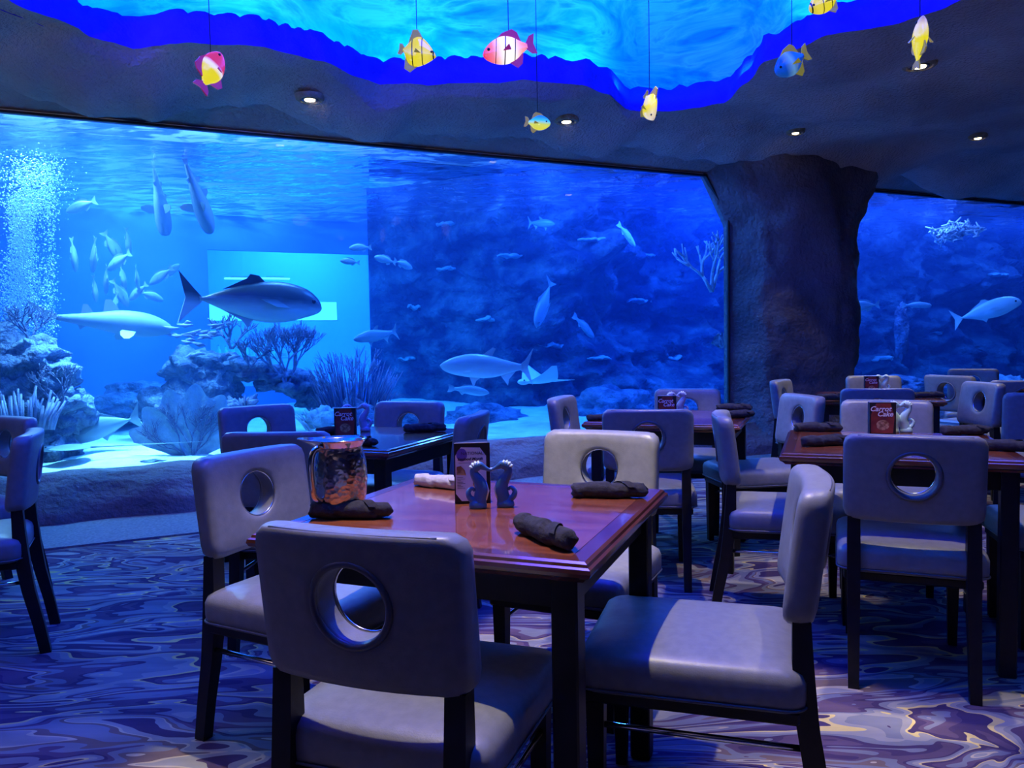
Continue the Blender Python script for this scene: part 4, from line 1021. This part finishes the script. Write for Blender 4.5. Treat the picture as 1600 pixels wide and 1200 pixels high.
SH = {k: seahorse_data(a, b) for k, (a, b) in dict(navy=(SEAB, SEAW), mint=(SEAG, SEAW), grey=(SEAGREY, SEAW)).items()}
def seahorse(px, py, kind, rz, label, sc=1.0):
    p = on_table(px, py); e = empty('seahorse_shaker', (p.x, p.y, TZ + .0008), radians(rz)); e.scale = (sc,) * 3; tag(e, label, 'shaker', 'ceramic seahorse shakers')
    for nm, me in SH[kind]: put(nm, me, e)
seahorse(747, 794, 'navy', 0, 'left navy seahorse shaker by the seafood card on the main table', 1.0)
seahorse(790, 792, 'navy', 176, 'right navy seahorse shaker on the main table', 1.0)
seahorse(543, 676, 'grey', 0, 'left seahorse shaker in front of the card on the left table', 1.15)
seahorse(571, 674, 'grey', 180, 'right seahorse shaker on the left table', 1.15)
seahorse(1049, 652, 'grey', 0, 'left seahorse shaker on the middle table', 1.15)
seahorse(1066, 651, 'grey', 180, 'right seahorse shaker on the middle table', 1.15)
seahorse(1395, 676, 'mint', -10, 'left pale mint seahorse shaker on the near right table', 1.15)
seahorse(1416, 676, 'mint', 172, 'right pale mint seahorse shaker on the near right table', 1.15)
seahorse(1372, 613, 'mint', 0, 'left tiny seahorse shaker on the far right table', 1.1)
seahorse(1384, 613, 'mint', 180, 'right tiny seahorse shaker on the far right table', 1.1)

# table cards
def text_data(txt, size, m, shear=0.0, bold=0.0, depth=.0004):
    cu = bpy.data.curves.new('lettering', 'FONT'); cu.body = txt; cu.size = size; cu.shear = shear; cu.offset = bold; cu.extrude = depth; cu.align_x = 'CENTER'; cu.resolution_u = 3
    o = bpy.data.objects.new('lettering', cu); COL.objects.link(o)
    me = bpy.data.meshes.new_from_object(o); bpy.data.objects.remove(o); bpy.data.curves.remove(cu)
    me.materials.clear(); me.materials.append(m); return me
PAPER = mat('lilac_card_paper', (.80, .73, .78), .6); INK = mat('dark_ink', (.03, .02, .04), .6); VIOLET = mat('violet_print', (.16, .08, .40), .6)
FOOD = noisy(mat('food_photo_print', rough=.5), (.25, .09, .03), (.62, .32, .12), 70, 4, lo=.4, hi=.6)
WHITEP = mat('white_print', (.85, .78, .70), .6); REDP = noisy(mat('red_card_print', rough=.5), (.16, .015, .01), (.36, .05, .02), 14, 3)
CREAM = mat('card_edge', (.55, .50, .42), .6)
def plate(poly, th, y): 
    v, f = prism(poly, th); return [(a, b + y, c) for a, b, c in v], f
def rotx90(me, dx, y, dz):
    for v in me.vertices: v.co = Vector((v.co.x + dx, y - v.co.z, v.co.y + dz))
    me.update(); return me
def disc_poly(cx, cz, rx, rz_, n=24, a0=0, a1=2 * pi): return [(cx + rx * cos(a0 + (a1 - a0) * i / n), cz + rz_ * sin(a0 + (a1 - a0) * i / n)) for i in range(n)]
def seafood_card(px, py, rz):
    p = on_table(px, py); e = empty('menu_card_stand', (p.x, p.y, TZ + .0008), radians(rz))
    tag(e, 'three-sided card stand advertising National Seafood Month on the main table', 'menu card')
    W_, Hh = .094, .158
    # three panels around a triangle, front one faces local -Y
    holder = put('holder', data('holder', *loft([[( -W_ / 2, -.027, z), (W_ / 2, -.027, z), (W_ / 2 - .004, .048, z), (W_ / 2 - .030, .052, z), (-W_ / 2 + .006, .0, z)] for z in (0, Hh)]), BLACK, False), e)
    c = .018
    card = put('front_card', data('front_card', *plate([(-W_ / 2 + c, .006), (W_ / 2 - c - .006, .006), (W_ / 2 - .010, .028), (W_ / 2 - .010, Hh - .034), (W_ / 2 - c - .008, Hh - .012), (-W_ / 2 + c, Hh - .010), (-W_ / 2 + .003, Hh - .032), (-W_ / 2 + .003, .026)], .0016, -.0285), PAPER, False), e)
    put('top_edge', data('top_edge', *box(-.002, -.027, Hh + .0008, W_ - .006, .004, .0016), CREAM, False), e)
    put('side_card', data('side_card', *xf(box(0, 0, .075, .0016, .050, .118), Matrix.Translation((W_ / 2 - .0005, .010, .004)) @ Matrix.Rotation(.05, 4, 'Z')), PAPER, False), e)
    y = -.0297
    put('violet_spot', data('violet_spot', *plate(disc_poly(-.027, .128, .014, .017), .0004, y), VIOLET, False), card)
    put('heading', rotx90(text_data('NATIONAL', .0115, INK), .0, y - .0003, .128), card)
    put('heading', rotx90(text_data('Seafood Month', .0108, INK, .25, .0002), -.005, y - .0003, .1135), card)
    put('rule', data('rule', *plate([(-.036, .1065), (.030, .1055), (.030, .1062), (-.036, .1072)], .0004, y), INK, False), card)
    put('food_picture', data('food_picture', *plate([(-.042, .076), (-.016, .074), (-.020, .088), (-.030, .099), (-.041, .097)], .0006, y), FOOD, False), card)
    put('food_picture', data('food_picture', *plate(disc_poly(.018, .052, .017, .013), .0006, y), FOOD, False), card)
    for i in range(8): put('text_line', data('text_line', *plate([(-.040, .068 - i * .004), (-.040 + .022 * (.7 + .3 * sin(i * 2.1)), .068 - i * .004), (-.040 + .022 * (.7 + .3 * sin(i * 2.1)), .0689 - i * .004), (-.040, .0689 - i * .004)], .0004, y), INK, False), card)
    put('signature', rotx90(text_data('Seafood', .007, WHITEP, .3), .008, y - .0003, .024), card)
seafood_card(738, 783, 6)
def cake_card(px, py, rz, label, sc=1.0):
    p = on_table(px, py); e = empty('menu_card_stand', (p.x, p.y, TZ + .0008), radians(rz)); e.scale = (sc,) * 3; tag(e, label, 'menu card', 'carrot cake cards')
    W_, Hh = .105, .135; y = -.029
    put('holder', data('holder', *loft([[(-W_ / 2, -.028, z), (W_ / 2, -.028, z), (W_ / 2, .012, z), (0, .05, z), (-W_ / 2, .012, z)] for z in (0, Hh)]), BLACK, False), e)
    card = put('front_card', data('front_card', *plate([(-W_ / 2 + .006, .003), (W_ / 2 - .012, .003), (W_ / 2 - .006, Hh * .55), (W_ / 2 - .022, Hh - .004), (-W_ / 2 + .026, Hh - .004), (-W_ / 2 + .006, Hh * .62)], .0016, -.0285), REDP, False), e)
    put('top_edge', data('top_edge', *box(0, -.027, Hh + .0008, W_, .004, .0016), CREAM, False), e)
    put('heading', rotx90(text_data('Carrot', .030, WHITEP, .3, .0005), -.010, y - .0006, .098), card)
    put('heading', rotx90(text_data('Cake', .030, WHITEP, .3, .0005), .008, y - .0006, .076), card)
    put('plate_print', data('plate_print', *plate(disc_poly(-.002, .028, .036, .022), .0004, y), MATS['lilac_card_paper'], False), card)
    put('cake_print', data('cake_print', *plate(disc_poly(.0, .038, .026, .022), .0006, y - .0003), FOOD, False), card)
cake_card(1377, 677, -14, 'Carrot Cake card beside the mint seahorse shakers on the near right table')
cake_card(541, 680, 4, 'Carrot Cake card on the left table', .95)
cake_card(1042, 655, -8, 'Carrot Cake card on the middle table', .92)
cake_card(1361, 614, -14, 'smallest Carrot Cake card, on the far right table', .92)

# hammered steel pitcher
STEEL = mat('hammered_steel', (.62, .58, .56), .20, 1.0)
vec = coords(STEEL, 'Object', (1, 1, 1)); vo = nd(STEEL, 'ShaderNodeTexVoronoi'); vo.inputs['Scale'].default_value = 85; ln(STEEL, vec, vo.inputs['Vector'])
bp = nd(STEEL, 'ShaderNodeBump'); bp.inputs['Strength'].default_value = .35; bp.inputs['Distance'].default_value = .004; ln(STEEL, vo.outputs['Distance'], bp.inputs['Height']); ln(STEEL, bp.outputs['Normal'], bsdf(STEEL).inputs['Normal'])
STEELS = mat('polished_steel', (.72, .70, .66), .12, 1.0)
p = on_table(534, 803); e = empty('water_pitcher', (p.x, p.y, TZ + .0008), radians(0)); tag(e, 'hammered steel water pitcher with flared spout on the main table', 'pitcher'); e.scale = (1.0, 1.0, 1.0)
prof = [(.050, 0), (.054, .004), (.062, .05), (.066, .09), (.064, .13), (.058, .155), (.054, .168), (.056, .172), (.052, .172), (.052, .165), (.061, .128), (.063, .09), (.058, .05), (.050, .006), (.001, .005)]
put('body', data('pitcher_body', *lathe(prof, 40), STEEL), e)
N_ = 48; rings = []
for k_, z0 in ((1.0, .170), (1.05, .175), (1.13, .182), (1.20, .187), (1.20, .1895), (1.10, .183), (.97, .174)):
    rg = []
    for i in range(N_):
        a = 2 * pi * i / N_; sp = max(0, cos(a - radians(195))) ** 10
        rr = .055 * k_ + sp * .036 * (k_ - .95) * 4; rg.append((rr * cos(a), rr * sin(a), z0 + sp * .004 * (k_ - .9) * 4))
    rings.append(rg)
put('rim', data('pitcher_rim', *loft(rings, False), STEELS), e)
ha = radians(235); hx, hy = cos(ha), sin(ha)
hp = catmull([(r_ * hx, r_ * hy, z_) for r_, z_ in ((.052, .166), (.072, .172), (.088, .160), (.094, .13), (.092, .09), (.084, .055), (.064, .042))], 4)
put('handle', data('pitcher_handle', *tube(hp, .0085, 10, True, .65), STEELS), e)

# ------------------------------------------------------------------ glowing glass fish pendants
def glassmat(name, stops, axis='X', span=.12, estr=1.3, stripes=()):
    m = mat(name, rough=.15, spec=.6, coat=.15); t = nd(m, 'ShaderNodeTexCoord'); sx = nd(m, 'ShaderNodeSeparateXYZ'); ln(m, t.outputs['Object'], sx.inputs[0])
    mr = nd(m, 'ShaderNodeMapRange'); mr.inputs['From Min'].default_value = -span; mr.inputs['From Max'].default_value = span; ln(m, sx.outputs[axis], mr.inputs['Value'])
    r = ramp(m, stops); ln(m, mr.outputs[0], r.inputs['Fac']); col_ = r.outputs['Color']
    if stripes:
        nz = nd(m, 'ShaderNodeMath', operation='MULTIPLY_ADD'); nz.inputs[1].default_value = .25; ln(m, sx.outputs['Z'], nz.inputs[0]); ln(m, sx.outputs['X'], nz.inputs[2])
        mr2 = nd(m, 'ShaderNodeMapRange'); mr2.inputs['From Min'].default_value = -.12; mr2.inputs['From Max'].default_value = .12; ln(m, nz.outputs[0], mr2.inputs['Value'])
        st = [(0, (1, 1, 1))]
        for s_, w_ in stripes: st += [(s_ - w_, (.015, .015, .015)), (s_ + w_, (1, 1, 1))]
        r2 = ramp(m, st, 'CONSTANT'); ln(m, mr2.outputs[0], r2.inputs['Fac'])
        mm = nd(m, 'ShaderNodeMix', data_type='RGBA', blend_type='MULTIPLY'); mm.inputs['Factor'].default_value = 1
        ln(m, col_, mm.inputs['A']); ln(m, r2.outputs['Color'], mm.inputs['B']); col_ = mm.outputs['Result']
    dk = nd(m, 'ShaderNodeMix', data_type='RGBA', blend_type='MULTIPLY'); dk.inputs['Factor'].default_value = 1; dk.inputs['B'].default_value = (.35, .35, .35, 1); ln(m, col_, dk.inputs['A'])
    ln(m, dk.outputs['Result'], bsdf(m).inputs['Base Color']); ln(m, col_, bsdf(m).inputs['Emission Color']); bsdf(m).inputs['Emission Strength'].default_value = estr
    return m
YEL, DYEL, PNK, WHT, BLU, TEAL = (.95, .80, .02), (.55, .45, .02), (.75, .04, .10), (1.0, .92, .80), (.01, .16, .75), (.05, .65, .6)
G_YEL = glassmat('yellow_lit_glass', [(0, DYEL), (.5, YEL), (.75, (.95, .78, .06)), (1, DYEL)], 'X', .12, .8, ((.40, .012), (.62, .010), (.86, .015)))
G_PINK = glassmat('pink_white_lit_glass', [(0, PNK), (.25, (.9, .35, .3)), (.42, WHT), (.62, WHT), (.82, (.85, .2, .22)), (1, PNK)], 'X', .13, 1.1, ((.36, .011), (.58, .012), (.78, .008)))
G_PY = glassmat('pink_yellow_lit_glass', [(0, YEL), (.45, YEL), (.58, WHT), (.68, PNK), (1, PNK)], 'X', .10, .8)
G_BY = glassmat('blue_yellow_lit_glass', [(0, YEL), (.42, (.75, .8, .1)), (.60, TEAL), (.75, (.02, .30, .8)), (1, BLU)], 'Z', .06, .8)
G_BLUE = glassmat('blue_lit_glass', [(0, (.01, .05, .30)), (.45, (.02, .18, .70)), (.6, (.25, .65, .95)), (.8, BLU), (1, BLU)], 'X', .12, .35)
G_YEL2 = glassmat('plain_yellow_lit_glass', [(0, YEL), (.6, YEL), (.85, (.9, .75, .4)), (1, (.45, .3, .3))], 'X', .12, .8)
FINY = mat('amber_fin_glass', (.30, .22, .01), .2, emit=(.5, .4, .03), estr=.3); FINR = mat('red_fin_glass', (.55, .03, .06), .2, emit=(.5, .02, .06), estr=.3); FINB = mat('navy_fin_glass', (.02, .08, .22), .2, emit=(.02, .06, .2), estr=.2)
CORD = mat('pendant_cord', (.01, .01, .02), .6)
FISH['angel'] = dict(prof=[(0, .0, -.03, .01), (.08, .10, -.12, .06), (.25, .26, -.26, .11), (.45, .38, -.36, .13), (.62, .36, -.34, .11), (.76, .20, -.20, .07), (.84, .07, -.07, .035), (.88, .05, -.05, .02)])
FISH['damsel'] = dict(prof=[(0, .02, -.03, .01), (.06, .11, -.11, .06), (.22, .22, -.21, .11), (.42, .27, -.25, .13), (.60, .22, -.21, .10), (.74, .12, -.12, .06), (.82, .07, -.07, .03), (.86, .06, -.06, .02)])
fins_angel = [('tail_fin', [(.84, .05), (.92, .14), (1.0, .13), (.98, 0), (1.0, -.13), (.92, -.14), (.84, -.05)]), ('dorsal_fin', [(.42, .36), (.60, .56), (.74, .52), (.78, .16)]), ('anal_fin', [(.42, -.34), (.58, -.52), (.74, -.46), (.78, -.16)])]
fins_dam = [('tail_fin', [(.83, .05), (.92, .17), (1.03, .20), (.98, .02), (1.02, -.17), (.92, -.15), (.83, -.05)]), ('dorsal_fin', [(.26, .22), (.44, .33), (.64, .36), (.72, .28), (.76, .10)]), ('anal_fin', [(.46, -.23), (.60, -.36), (.70, -.30), (.76, -.10)])]
def pendant(px, py, dist, kind, L, m, fm, label, yaw, pitch=0, roll=0, cord_dx=0.0, cord=True):
    p = at_y(px, py, dist); rot = Matrix.Rotation(radians(yaw), 4, 'Z') @ Matrix.Rotation(radians(-pitch), 4, 'Y') @ Matrix.Rotation(radians(roll), 4, 'X')
    e = empty('glass_fish_pendant', p); e.rotation_euler = rot.to_euler(); tag(e, label, 'pendant lamp', 'glass fish pendants')
    b = put('body', data('glass_fish_body', *body(spline(FISH[kind]['prof'], 4), L, 18), m), e)
    for nm, poly in (fins_angel if kind == 'angel' else fins_dam): put(nm, data(nm, *prism([(L * (.5 - x), L * z) for x, z in poly], L * .03), fm, False), e)
    for sg in (-1, 1):
        put('eye', data('glass_eye', *scaled(ico(2), L * .03, L * .02, L * .03, L * .38, sg * L * .085, L * .06), BLACK), e)
        v, f = prism([(0, 0), (-.16 * L, .06 * L), (-.18 * L, -.05 * L)], L * .02)
        M = Matrix.Translation((L * .12, sg * L * .12, -L * .03)) @ Matrix.Rotation(-sg * .7, 4, 'Z'); put('pectoral_fin', data('glass_pectoral_fin', [M @ Vector(q) for q in v], f, fm, False), e)
    inside = sqrt((p.x - CC.x) ** 2 + (p.y - CC.y) ** 2) < cove_r(atan2(p.y - CC.y, p.x - CC.x))
    ztop = ZC + (1.02 if inside else .0)
    inv = rot.inverted(); a = inv @ Vector((cord_dx, 0, .02)); c = inv @ Vector((cord_dx, 0, ztop - p.z))
    put('cord', data('cord', *tube([a, (a + c) / 2, c], .0022, 6), CORD), e)
    return e
pendant(330, 111, 4.2, 'damsel', .26, G_PY, FINR, 'pink and yellow glass fish hanging at the far left', 60, 58)
pendant(652, 82, 4.1, 'angel', .20, G_YEL, FINY, 'yellow glass angelfish with black stripes and a dark round tail', -6, -14)
pendant(795, 78, 4.1, 'damsel', .27, G_PINK, FINR, 'white and pink striped glass fish facing left', 183, -12)
pendant(840, 192, 4.6, 'damsel', .165, G_BY, FINY, 'small blue and yellow glass fish beside the middle downlight', -28, -12)
pendant(1015, 166, 4.6, 'angel', .20, G_YEL2, FINY, 'narrow yellow glass fish seen edge-on over the tank', -70, -62)
pendant(1237, 98, 4.3, 'damsel', .25, G_BLUE, FINY, 'blue glass fish with amber fins facing down left', 200, -32)
pendant(1290, 2, 4.0, 'damsel', .20, G_YEL, FINY, 'yellow glass fish cut off by the top edge of the photo', 188, -30)
pendant(1437, 66, 4.3, 'damsel', .26, G_YEL2, FINY, 'upright yellow glass fish in front of the large downlight', -95, 74)
